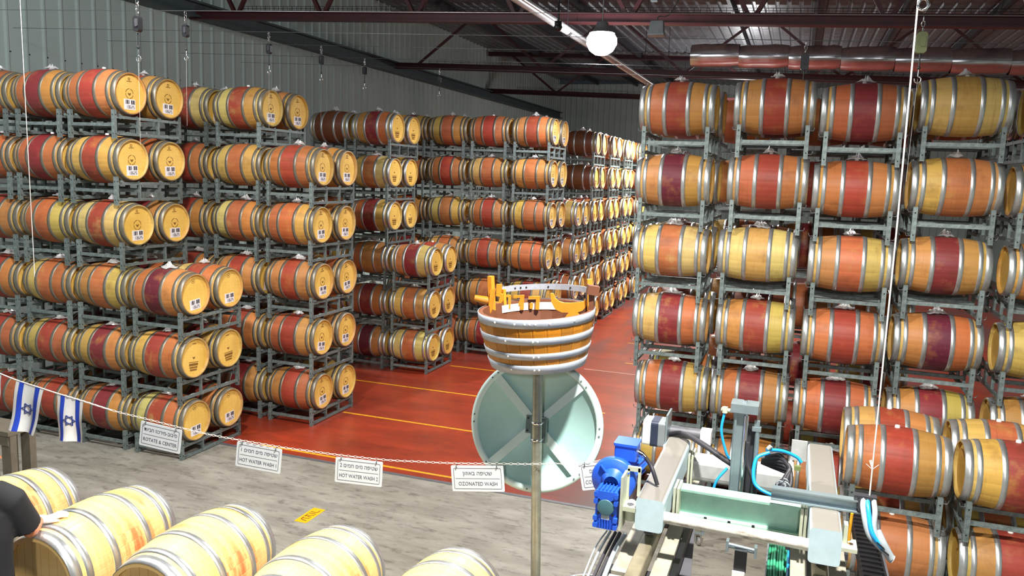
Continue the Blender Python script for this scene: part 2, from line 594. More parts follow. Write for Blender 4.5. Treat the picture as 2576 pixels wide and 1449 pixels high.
def build_hall():
    b = MB()
    b.box((-3, 1.81, -0.06), (30, 15.62, 0.12))
    fl = struct('floor', b, M['concrete'])
    b = MB()
    b.box((-3, 28.31, -0.055), (30, 37.38, 0.12))
    struct('red_slab', b, M['red'], fl)
    for y, x0, x1, ww in ((9.80, -7.4, -4.2, 0.05), (11.79, -7.2, -3.1, 0.05), (13.78, -8.3, -3.0, 0.05), (15.79, -6.95, -4.6, 0.05), (17.9, -3.5, -2.6, 0.04), (20.2, -3.9, -2.2, 0.04)):
        b = MB()
        b.box(((x0 + x1) / 2, y, 0.0065), (x1 - x0, ww, 0.003))
        struct('yellow_line', b, M['yellow_line'], fl)
    b = MB()
    b.box((-3.0, 16.9, 0.0065), (2.4, 0.02, 0.003))
    struct('floor_seam', b, M['seam'], fl)
    # dark steel sill between the two floors
    b = MB()
    b.box((-3.5, 9.60, 0.003), (13, 0.06, 0.008))
    struct('sill_strip', b, M['slate'], fl)

    def ribbed(y0, y1, z1, pitch, flip):
        """corrugated sheet in the (run, height) plane: flat pans with raised ribs"""
        V, F = [], []
        y = y0
        prof = []
        while y < y1:
            prof += [(y, 0), (y + pitch - 0.085, 0), (y + pitch - 0.06, 0.04), (y + pitch - 0.025, 0.04)]
            y += pitch
        prof.append((y, 0))
        for a, d in prof:
            V += [flip(a, d, 0), flip(a, d, z1)]
        for i in range(len(prof) - 1):
            F.append((2 * i, 2 * i + 2, 2 * i + 3, 2 * i + 1))
        return MB().add(V, F)

    wl = struct('wall_left', ribbed(-3, 46.5, 10.2, 0.395, lambda a, d, z: (-14.0 + d, a, z)), M['wall'])
    struct('wall_back', ribbed(-14, 9, 9.6, 0.33, lambda a, d, z: (a, 46.4 - d, z)), M['wall'])
    b = MB()
    b.add([(9, -6, 0), (9, 46.5, 0), (9, 46.5, 9.6), (9, -6, 9.6)], [(0, 1, 2, 3)])
    struct('wall_right', b, M['wall'])
    # rows of sheet screws
    b = MB()
    for i in range(60):
        y = 6.9 + 0.395 * i
        b.tube([(-14.0, y, 6.15), (-13.99, y, 6.15)], 0.014, 6)
    part('sheet_screws', b, M['screw'], wl)['kind'] = 'stuff'
    # eaves beam along the corrugated wall
    b = MB()
    b.box((-13.78, 21.7, 7.64), (0.36, 49.4, 0.05))
    b.box((-13.78, 21.7, 7.96), (0.36, 49.4, 0.05))
    b.box((-13.78, 21.7, 7.80), (0.10, 49.4, 0.28))
    struct('trim_1', b, M['beam_grey'])
    # roof deck, ribbed along the hall
    V, F = [], []
    xs = []
    x = -14.2
    while x < 9.2:
        xs += [(x, 0), (x + 0.2, 0), (x + 0.23, 0.05), (x + 0.30, 0.05), (x + 0.33, 0)]
        x += 0.33
    for x, d in xs:
        z = 9.35 + SLOPE * x + d
        V += [(x, -6, z), (x, 46.6, z)]
    for i in range(len(xs) - 1):
        F.append((2 * i, 2 * i + 1, 2 * i + 3, 2 * i + 2))
    struct('ceiling', MB().add(V, F), M['roof'])
    # purlins along the hall
    for i, x in enumerate((-11.5, -9.2, -6.9, -2.3, 0.0, 2.3, 4.6)):
        z = 9.2 + SLOPE * x
        b = MB()
        b.box((x, 20.2, z), (0.10, 52, 0.22))
        struct('trim_%d' % (i + 2), b, M['dark_steel'])


def truss(y, z0, pan, h, first, label):
    t = thing('roof_truss', label, 'truss', (0, y, 0), 0, 'roof trusses')
    zb = lambda x: z0 + SLOPE * x
    rot = Euler((0, -math.atan(SLOPE), 0)).to_matrix()

    def bar(n, x0, x1, zc, hh, ww, m):
        b = MB()
        xm = (x0 + x1) / 2
        b.box((xm, 0, zb(xm) + zc + hh / 2 - 0.015), (x1 - x0, ww, 0.03), rot)
        b.box((xm, 0, zb(xm) + zc - hh / 2 + 0.015), (x1 - x0, ww, 0.03), rot)
        b.box((xm, 0, zb(xm) + zc), (x1 - x0, 0.05, hh), rot)
        part(n, b, m, t)
    bar('bottom_chord', -13.9, 8.8, 0.1, 0.20, 0.2, M['maroon'])
    bar('top_chord', -13.9, 8.8, h + 0.1, 0.18, 0.2, M['maroon'])
    x = first
    while x < 8.5:
        for s in (-1, 1):
            xt = x + s * pan / 2 * 0.92
            if -13.8 < xt < 8.8 and -13.9 < x:
                b = MB()
                b.tube([(x + s * 0.06, 0, zb(x) + 0.18), (xt, 0, zb(xt) + h + 0.04)], 0.055, 4, smooth=False)
                part('diagonal', b, M['maroon'], t)
        x += pan
    b = MB()
    x = -12.5
    while x < 8.5:
        for q in range(2):
            pass
        b.tube([(x, 0.12, zb(x) + 0.22), (x, 0.12, zb(x) + 0.34)], 0.006, 4)
        x += 0.12 if y < 20 else 0.3
    for dz in (0.23, 0.29, 0.34):
        b.tube([(-12.5, 0.12, zb(-12.5) + dz), (8.6, 0.12, zb(8.6) + dz)], 0.006, 4)
    part('cable_basket', b, M['black'], t)
    return t


def build_roof_things():
    truss(15.9, 7.05, 2.3, 1.95, -12.6, 'maroon lattice roof truss, lowest in the picture of the three, above the lamp')
    truss(25.8, 7.25, 4.6, 1.75, -12.9, 'maroon lattice roof truss, second one down the hall behind the lamp')
    truss(35.0, 7.37, 4.6, 1.65, -10.6, 'maroon lattice roof truss, furthest down the hall by the end wall'.replace('furthest', 'last'))
    # round tube hung along the hall
    t = thing('ceiling_tube', 'long white round tube hung under the roof beside the bright lamp', 'tube', (-4.55, 0, 7.02))
    b = MB()
    b.tube([(0, 9.0, 0), (0, 36, 0.1)], 0.085, 14)
    part('tube', b, M['white_paint'], t)
    b = MB()
    b.tube([(0.15, 9.0, -0.05), (0.15, 36, 0.05)], 0.03, 8)
    part('conduit', b, M['white_paint'], t)
    for i in range(6):
        y = 11.5 + 4.1 * i
        b = MB()
        b.lathe([(y - 0.03, 0.09), (y - 0.03, 0.1), (y + 0.03, 0.1), (y + 0.03, 0.09)], 14, 'Y')
        b.tube([(0, y, 0.09), (0, y, 2.3)], 0.008, 5)
        part('hanger', b, M['dark_steel'], t)
    # glowing high-bay lamp
    t = thing('high_bay_lamp', 'glaring high bay lamp hanging under the roof over the red aisle', 'lamp', (-3.75, 15.2, 6.80))
    b = MB()
    b.lathe([(-0.31, 0.001), (-0.29, 0.12), (-0.22, 0.22), (-0.10, 0.285), (0.02, 0.28), (0.12, 0.21), (0.17, 0.12)], 28, 'Z')
    part('glowing_diffuser', b, M['glow'], t)
    b = MB()
    b.lathe([(0.10, 0.24), (0.18, 0.15), (0.30, 0.10), (0.31, 0.001)], 24, 'Z')
    b.tube([(0, 0, 0.3), (0, 0, 2.6)], 0.012, 6)
    part('reflector', b, M['grey_case'], t)
    # unlit floodlight on its cable
    t = thing('floodlight', 'small grey unlit floodlight hanging from a cable beside the bright lamp', 'lamp', (-1.97, 11.0, 6.2))
    b = MB()
    b.add([(-0.08, -0.05, 0.09), (0.08, -0.05, 0.09), (0.08, 0.08, 0.09), (-0.08, 0.08, 0.09), (-0.10, -0.09, -0.08), (0.10, -0.09, -0.08), (0.10, 0.08, -0.08), (-0.10, 0.08, -0.08)],
          [(0, 1, 2, 3), (4, 7, 6, 5), (0, 4, 5, 1), (1, 5, 6, 2), (2, 6, 7, 3), (3, 7, 4, 0)])
    part('housing', b, M['grey_case'], t)
    b = MB()
    b.box((0, -0.0, -0.09), (0.215, 0.19, 0.02))
    part('bezel', b, M['grey_case'], t)
    b = MB()
    b.tube(bez([(0, 0, 0.09), (0.01, 0.05, 0.16), (0.12, 0.3, 0.25), (0.3, 0.6, 0.75)], 6), 0.008, 5)
    part('cable', b, M['wire'], t)
    t = thing('junction_box', 'small grey junction box on the maroon truss above the floodlight', 'box', (-2.9, 15.75, 7.62))
    b = MB()
    b.box((0, 0, 0), (0.12, 0.08, 0.13))
    part('case', b, M['grey_case'], t)
    b = MB()
    b.box((0, -0.045, 0), (0.13, 0.012, 0.14))
    part('lid', b, M['grey_case'], t)
    # dark dome camera under the tube
    t = thing('dome_camera', 'small black dome camera hanging beside the white ceiling tube', 'camera', (-3.95, 13.0, 6.62))
    b = MB()
    b.lathe([(-0.07, 0.001), (-0.05, 0.05), (0, 0.075), (0.05, 0.05), (0.06, 0.03)], 16, 'Z')
    part('dome', b, M['black'], t)
    b = MB()
    b.lathe([(0.04, 0.06), (0.10, 0.06), (0.10, 0.01)], 12, 'Z')
    b.tube([(0, 0, 0.1), (0.0, 0.0, 0.55)], 0.02, 6)
    part('bracket', b, M['black'], t)
    # foil duct across the hall behind the second truss
    t = thing('foil_duct', 'shiny foil wrapped round duct under the roof behind the second truss', 'duct', (0, 24.3, 0))
    zc = lambda x: 7.72 + SLOPE * x
    for i in range(7):
        x0, x1 = -3.3 + i * 1.35, -3.3 + (i + 1) * 1.35
        b = MB()
        pr = []
        for j in range(8):
            x = x0 + (x1 - x0) * j / 7
            pr.append((x, 0.33 + 0.012 * rnd.uniform(-1, 1) - (0.025 if j in (0, 7) else 0)))
        b.lathe(pr, 20, 'X')
        part('duct_section', b, M['foil'], t, (0, 0, zc((x0 + x1) / 2)))


def wire(y, zl, label):
    """one long wire across the hall"""
    b = MB()
    b.tube([(-13.6, 0, zl + SLOPE * -13.6), (8.9, 0, zl + SLOPE * 8.9)], 0.0042, 5)
    o = part('overhead_wire', b, M['wire'])
    o.location = (0, y, 0)
    tag(o, label, 'wire', 'overhead wires')


def balancer(x, y, zt, label, drop=1.6, casing='black', sc=1.0):
    """tool balancer hung from a wire: shackle, casing, chain and hook, thin cord"""
    t = thing('tool_balancer', label, 'tool balancer', (x, y, zt), 0, 'tool balancers on the wires')
    b = MB()
    for s in range(3):
        c = -0.03 - 0.05 * s
        ring = [(0.016 * math.cos(a) * (1 if s % 2 else 0.2), 0.016 * math.cos(a) * (0.2 if s % 2 else 1), c + 0.03 * math.sin(a)) for a in [2 * PI * i / 8 for i in range(9)]]
        b.tube(ring, 0.005, 4, False)
    part('shackle', b, M['chrome'], t)
    b = MB()
    b.rbox((0, 0, -0.26), (0.10 * sc, 0.07 * sc, 0.20 * sc), 0.03, axis=1)
    part('casing', b, M[casing], t)
    b = MB()
    b.rbox((0.01, -0.04 * sc, -0.25), (0.045 * sc, 0.012, 0.10 * sc), 0.015, axis=1)
    part('name_plate', b, M['dark_steel'] if casing == 'black' else M['yellow_green'], t)
    b = MB()
    b.tube([(0, 0, -0.35), (0, 0, -0.5)], 0.008, 5)
    b.lathe([(-0.52, 0.001), (-0.5, 0.018), (-0.47, 0.001)], 8, 'Z')
    part('stop', b, M['black'], t)
    b = MB()
    b.tube([(0, 0, -0.5), (0, 0, -0.58)], 0.006, 5)
    hk = [(0.03 * math.sin(a), 0, -0.61 + 0.03 * math.cos(a)) for a in [i * 0.5 for i in range(11)]]
    b.tube(hk, 0.007, 5)
    part('hook', b, M['chrome'], t)
    if drop:
        b = MB()
        b.tube([(0, 0, -0.6), (-0.01, 0, -0.6 - drop)], 0.0012, 4)
        part('cord', b, M['cord'], t)


def build_wires():
    wire(6.8, 5.63, 'thin steel wire across the hall, crossing above everything near the ceiling edge of view')
    wire(8.9, 5.91, 'thin steel wire across the hall, highest of the wires above the tall stack')
    wire(11.0, 6.0, 'thin steel wire across the hall passing just under the floodlight')
    wire(13.1, 6.12, 'thin steel wire across the hall passing just under the bright lamp')
    wire(15.2, 6.19, 'thin steel wire across the hall, fourth one below the lamp')
    wire(17.3, 6.28, 'thin steel wire across the hall, lowest of the visible wires')
    B = balancer
    zw = {6.8: 5.63, 8.9: 5.91, 11.0: 6.0, 13.1: 6.12, 15.2: 6.19, 17.3: 6.28}
    lab = ['black tool balancer by the corrugated wall, first along the sloping beam',
           'black tool balancer by the corrugated wall, second along the sloping beam',
           'black tool balancer by the corrugated wall, third along the sloping beam',
           'black tool balancer by the corrugated wall, fourth along the sloping beam',
           'black tool balancer by the corrugated wall, fifth along the sloping beam',
           'black tool balancer by the corrugated wall, sixth along the sloping beam']
    for (x, y), l in zip(((-6.64, 6.8), (-7.88, 8.9), (-8.11, 11.0), (-8.51, 13.1), (-8.82, 15.2), (-8.07, 17.3)), lab):
        B(x, y, zw[y] + SLOPE * x, l, 0.9 if y < 15 else 0.25, 'black', 0.8)
    B(-0.08, 11.0, zw[11.0], 'black tool balancer with bright hook above the second tall stack column', 0)
    B(0.99, 8.9, zw[8.9] + SLOPE, 'large yellow green tool balancer above the tall stack by the long cord', 1.0, 'yellow_green', 1.0)
    t = thing('pull_string', 'long pale cord hanging from a ring down to the machine cable arm', 'cord', (0.46, 4.4, 0))
    b = MB()
    b.tube([(-0.005, 0, 5.35), (0.005, 0, 4.0), (0.005, 0, 2.61)], 0.0042, 6)
    part('cord', b, M['cord'], t)
    b = MB()
    ring = [(0.02 + 0.022 * math.cos(a), 0, 5.075 + 0.026 * math.sin(a)) for a in [2 * PI * i / 12 for i in range(13)]]
    b.tube(ring, 0.007, 6, False)
    part('ring', b, M['chrome'], t)
    b = MB()
    for k in range(5):
        a = rnd.uniform(0, 6)
        b.tube([(0.005, 0, 2.75), (0.005 + 0.035 * math.cos(a), 0.01, 2.75 + 0.05 * math.sin(a))], 0.0018, 4)
    part('frayed_knot', b, M['cord'], t)
    t = thing('loose_string', 'thin pale cord hanging in front of the stack beside the flags', 'cord', (-7.3, 6.0, 0))
    b = MB()
    b.tube([(-0.01, 0, 6.6), (0.0, 0, 4.5), (0.01, 0, 3.03)], 0.0034, 6)
    part('cord', b, M['cord'], t)
    b = MB()
    b.tube([(0.01, 0, 3.05), (0.005, 0, 3.0)], [0.007, 0.002], 6)
    part('frayed_end', b, M['cord'], t)


# ------------------------------------------------------------------ barrels
RB, RH, HL = 0.345, 0.287, 0.475


def rad(x):
    return RB - (RB - RH) * (x / HL) ** 2


def barrel_meshes():
    me = {}
    b = MB()
    n = 30
    xs = [-HL, -0.40, -0.32, -0.24, -0.12, 0, 0.12, 0.24, 0.32, 0.40, HL]
    angs = []
    for i in range(n):
        for d, g in ((-0.47, -0.0012), (-0.40, 0), (0.40, 0)):
            angs.append((2 * PI * (i + d) / n, g))
    V, F = [], []
    m = len(angs)
    ring = [(x, rad(x), True) for x in xs]
    ring = [(-HL + 0.04, RH - 0.022, False), (-HL, RH - 0.018, False)] + ring + [(HL, RH - 0.018, False), (HL - 0.04, RH - 0.022, False)]
    for x, r, gr in ring:
        for a, g in angs:
            rr = r + (g if gr else 0)
            V.append((x, rr * math.sin(a), rr * math.cos(a)))
    for i in range(len(ring) - 1):
        for j in range(m):
            k = (j + 1) % m
            F.append((i * m + j, i * m + k, (i + 1) * m + k, (i + 1) * m + j))
    b.add(V, F, True)
    me['staves'] = b.mesh('staves', M['stave'])

    def hoop(x0, x1):
        q = MB()
        t = 0.0035
        q.lathe([(x0, rad(x0) - 0.001), (x0, rad(x0) + t), ((x0 + x1) / 2, rad((x0 + x1) / 2) + t), (x1, rad(x1) + t), (x1, rad(x1) - 0.001)], 48, 'X')
        xm = (x0 + x1) / 2
        for a in (-0.92, -0.86):
            c, s = math.cos(a), math.sin(a)
            r = rad(xm) + t
            q.tube([(xm, r * c, r * s), (xm, (r + 0.004) * c, (r + 0.004) * s)], 0.006, 6)
        return q.mesh('hoop', M['hoop'])
    for k, (a, c) in enumerate(((0.404, 0.476), (0.328, 0.375), (0.122, 0.172))):
        me['h%d' % k] = hoop(a, c)
        me['h%d' % (k + 3)] = hoop(-c, -a)
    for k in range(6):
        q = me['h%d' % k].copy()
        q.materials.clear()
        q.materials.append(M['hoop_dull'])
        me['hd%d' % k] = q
    # head made of boards with fine joints between them
    b = MB()
    R = RH - 0.02
    for i in range(8):
        y0, y1 = -R + 2 * R * i / 8 + 0.0012, -R + 2 * R * (i + 1) / 8 - 0.0012
        pts = []
        for j in range(5):
            y = y0 + (y1 - y0) * j / 4
            pts.append((y, math.sqrt(max(0, R * R - y * y))))
        poly = pts + [(y, -z) for y, z in reversed(pts)]
        b.prism(poly, lambda u, v, d: (HL - 0.035 - d, u, v), 0.012)
    me['head'] = b.mesh('head', M['head'])
    b = MB()
    b.lathe([(RB - 0.012, 0.026), (RB + 0.022, 0.023), (RB + 0.024, 0.019), (RB + 0.016, 0.001)], 14, 'Z')
    me['bung'] = b.mesh('bung', M['bung'])
    X = HL - 0.0335

    def plate(q, y, z, wd, ht, mi=0, dx=0.0):
        q.box((X + dx, y, z), (0.002, wd, ht), None, mi)

    b = MB()
    plate(b, 0, -0.15, 0.205, 0.145)
    y = -0.075
    pr = random.Random(3)
    while y < 0.088:
        wd = pr.choice((0.006, 0.010, 0.018))
        if not (-0.008 < y < 0.012):
            plate(b, y + wd / 2, -0.118, wd, 0.058, 1, 0.0012)
        y += wd + pr.choice((0.004, 0.006, 0.010))
    SEG = {1: 'bc', 6: 'afgedc', 2: 'abged', 5: 'afgcd', 7: 'abc', 3: 'abgcd'}
    y = -0.066
    for dg_ in (1, 3, 6, 2, 5):
        for sg in SEG[dg_]:
            oy, oz, wy, wz = {'a': (0.010, 0.020, 0.020, 0.006), 'g': (0.010, 0.0, 0.020, 0.006), 'd': (0.010, -0.020, 0.020, 0.006),
                              'f': (0.0, 0.010, 0.006, 0.020), 'b': (0.020, 0.010, 0.006, 0.020), 'e': (0.0, -0.010, 0.006, 0.020), 'c': (0.020, -0.010, 0.006, 0.020)}[sg]
            plate(b, y + oy, -0.185 + oz, wy, wz, 1, 0.0012)
        y += 0.032
    me['sticker'] = b.mesh('sticker', [M['sticker'], M['ink']])

    def ringmark(q, y, z, r, t):
        V, F = [], []
        for i in range(24):
            a = 2 * PI * i / 24
            V += [(X, y + (r - t) * math.cos(a), z + (r - t) * math.sin(a)), (X, y + r * math.cos(a), z + r * math.sin(a))]
        for i in range(24):
            k = (i + 1) % 24
            if i % 12 not in (5, 11):
                F.append((2 * i, 2 * i + 1, 2 * k + 1, 2 * k))
        q.add(V, F)

    def tri(q, y, z, s):
        q.add([(X, y - s, z + s * 0.6), (X, y, z + s * 0.35), (X, y + s, z + s * 0.6), (X, y + s * 0.35, z - s * 0.5), (X, y - s * 0.35, z - s * 0.5)], [(0, 4, 3, 2, 1)])

    b = MB()
    ringmark(b, 0, 0.0, 0.072, 0.010)
    tri(b, 0, -0.01, 0.034)
    ringmark(b, 0, 0.20, 0.022, 0.012)
    for i in range(6):
        plate(b, -0.037 + i * 0.015, 0.168, 0.011, 0.011)
    me['logo_a'] = b.mesh('printed_logo', M['print'])
    b = MB()
    tri(b, 0, -0.005, 0.03)
    plate(b, 0, -0.065, 0.19, 0.008)
    for r, z, n_, wd in ((0, -0.10, 6, 0.026), (1, -0.142, 7, 0.019), (2, -0.178, 6, 0.019)):
        for i in range(n_):
            plate(b, (i - (n_ - 1) / 2) * (wd + 0.004), z, wd, 0.034 if r == 0 else 0.024)
    for i in range(5):
        plate(b, -0.03 + i * 0.015, 0.20, 0.011, 0.012)
    me['logo_b'] = b.mesh('printed_logo', M['print'])
    b = MB()
    ringmark(b, 0, 0.19, 0.036, 0.007)
    tri(b, 0, 0.185, 0.018)
    me['logo_c'] = b.mesh('printed_logo', M['print'])
    # crumpled plastic film round the bung
    for v in range(4):
        pr = random.Random(20 + v)
        b = MB()
        rings, seg = 5, 14
        V, F = [], []
        s = (0.10, 0.13, 0.085, 0.15)[v]
        for i in range(rings):
            for j in range(seg):
                a = 2 * PI * j / seg + pr.uniform(-0.12, 0.12)
                r = 0.02 + (s - 0.02) * i / (rings - 1) * pr.uniform(0.75, 1.15)
                x, y = r * math.cos(a), r * 0.8 * math.sin(a)
                base = math.sqrt(max(0, rad(x) ** 2 - y * y))
                V.append((x, y, base + 0.006 + (0.045 + 0.03 * pr.random()) * math.exp(-(r / s) ** 2 * 2.0) * pr.uniform(0.3, 1.3) + 0.014 * pr.random()))
        for i in range(rings - 1):
            for j in range(seg):
                k = (j + 1) % seg
                F.append((i * seg + j, i * seg + k, (i + 1) * seg + k, (i + 1) * seg + j))
        V.append((0, 0, RB + 0.05))
        for j in range(seg):
            F.append((len(V) - 1, j, (j + 1) % seg))
        b.add(V, F, False)
        me['wrap%d' % v] = b.mesh('plastic_wrap', M['film'])
    return me


BM = barrel_meshes()
TONE = {'D': lin(122, 42, 46), 'R': lin(146, 60, 46), 'O': lin(170, 98, 58), 'B': lin(176, 120, 66),
        'Y': lin(186, 150, 78), 'P': lin(190, 166, 98), 'W': lin(94, 32, 46), 'K': lin(100, 58, 34)}
WORD = {'D': 'wine-red', 'R': 'red', 'O': 'orange', 'B': 'tan', 'Y': 'yellow', 'P': 'pale', 'W': 'purple-red', 'K': 'brown'}


def barrel(loc, tones, label, group, style='a', rotz=0.0, wrap=None, bung=True, roll=0.0, dull=False):
    t = thing('wine_barrel', label, 'barrel', loc, rotz, group)
    st = ob('staves', BM['staves'], t)
    j = lambda c: [min(1, max(0, x * rnd.uniform(0.88, 1.12))) for x in c[:3]]
    st['tone_low'] = j(TONE[tones[1]])
    st['tone_mid'] = j(TONE[tones[0]])
    st['tone_high'] = j(TONE[tones[2]])
    st['tone_end'] = j(TONE['P'] if rnd.random() < 0.7 else TONE['Y'])
    for k in range(6):
        ob('hoop', BM[('hd%d' if dull else 'h%d') % k], t)
    h = ob('head', BM['head'], t, rot=(roll, 0, 0))
    ob('head', BM['head'], t, rot=(roll, 0, PI))
    if style in 'ac':
        ob('sticker', BM['sticker'], h)
    ob('printed_logo', BM['logo_' + style], h)
    if bung:
        ob('bung', BM['bung'], t, (rnd.uniform(-0.02, 0.02), 0, 0))
    if wrap is not None:
        ob('plastic_wrap', BM['wrap%d' % wrap], t, rot=(0, 0, rnd.uniform(0, 6.28) if wrap != 9 else 0))
    return t


# ------------------------------------------------------------------ racks
def rack_meshes():
    me = {}
    Yh = 0.618

    def bx(n, s):
        return MB().box((0, 0, 0), s).mesh(n, M['rack'])
    me['rail'] = bx('end_rail', (0.04, 2 * Yh, 0.04))
    me['upright'] = bx('upright', (0.034, 0.034, 0.22))
    me['upright_low'] = bx('upright', (0.034, 0.034, 0.13))

    def post(n, h):
        b = MB()
        b.box((0, 0, 0), (0.05, 0.05, h))
        for z in (h / 2 - 0.07, -h / 2 + 0.07):
            b.box((0, -0.0255, z), (0.014, 0.002, 0.014), None, 1)
            b.box((0.0255, 0, z), (0.002, 0.014, 0.014), None, 1)
        return b.mesh(n, [M['rack'], M['dark_hole']])
    me['post'] = post('post', 0.40)
    me['post_low'] = post('post', 0.294)
    me['side'] = bx('side_rail', (0.80, 0.03, 0.045))
    b = MB()
    for s in (-1, 1):
        b.add([(-0.02, s * 0.10, -0.02), (0.02, s * 0.10, -0.02), (0.02, s * 0.16, -0.02), (-0.02, s * 0.16, -0.02), (-0.02, s * 0.16, 0.025), (0.02, s * 0.16, 0.025), (-0.02, s * 0.10, -0.005), (0.02, s * 0.10, -0.005)],
              [(0, 1, 2, 3), (3, 2, 5, 4), (6, 4, 5, 7), (0, 6, 7, 1), (0, 3, 4, 6), (1, 7, 5, 2)])
    me['saddle'] = b.mesh('saddle', M['rack'])
    b = MB()
    arc = [(0, 0.09 * math.sin(a), -0.055 + 0.06 * math.cos(a)) for a in [-1.2 + 0.3 * i for i in range(9)]]
    b.tube(arc, 0.012, 5)
    me['foot'] = b.mesh('foot', M['rack'])
    b = MB()
    b.tube([(0, 0, 0), (0.045, 0, -0.004), (0.055, 0, 0.012), (0.06, 0, 0.035)], 0.005, 5)
    me['pin'] = b.mesh('lock_pin', M['wire'])
    return me


RM = rack_meshes()


def rack(loc, low, label, group, rotz=0.0, full=True):
    """barrel rack for two barrels; loc = midpoint of the two barrel centres"""
    t = thing('barrel_rack', label, 'barrel rack', loc, rotz, group)
    zb = -0.50 if low else -0.565
    for sx in (-1, 1):
        x = sx * 0.40
        ob('end_rail', RM['rail'], t, (x, 0, -0.3365))
        ob('end_rail', RM['rail'], t, (x, 0, zb))
        for sy in (-1, 1):
            ob('post', RM['post_low' if low else 'post'], t, (x, sy * 0.618, -0.387 if low else -0.44))
            ob('upright', RM['upright_low' if low else 'upright'], t, (x, sy * 0.195, (-0.325 + zb) / 2))
            ob('saddle', RM['saddle'], t, (x, sy * 0.368, -0.3165))
            if full:
                ob('foot', RM['foot'], t, (x, sy * 0.368, zb + 0.018 if not low else zb + 0.005))
    for sy in (-1, 1):
        ob('side_rail', RM['side'], t, (0, sy * 0.618, (-0.325 + zb) / 2))
    ob('side_rail', RM['side'], t, (0, -0.195, (-0.325 + zb) / 2))
    ob('side_rail', RM['side'], t, (0, 0.195, (-0.325 + zb) / 2))
    if full:
        for z in (-0.30, -0.58 if not low else -0.47):
            ob('lock_pin', RM['pin'], t, (0.42, -0.60, z))
            ob('lock_pin', RM['pin'], t, (-0.42, -0.60, z), (0, 0, PI))
    return t


LEV = ['floor row', 'second row up', 'third row up', 'fourth row up', 'fifth row up', 'top row']
ORD = ['aisle end', 'second from aisle', 'third from aisle', 'fourth from aisle', 'fifth from aisle']
S = 0.736


def tones_rand(r, red=0.8):
    mid = r.choice('DRRRDO') if r.random() < red else r.choice('OBYO')
    side = r.choice(('OB', 'YB', 'BO', 'YY', 'BB', 'PO', 'YO', 'OO'))
    return mid + side


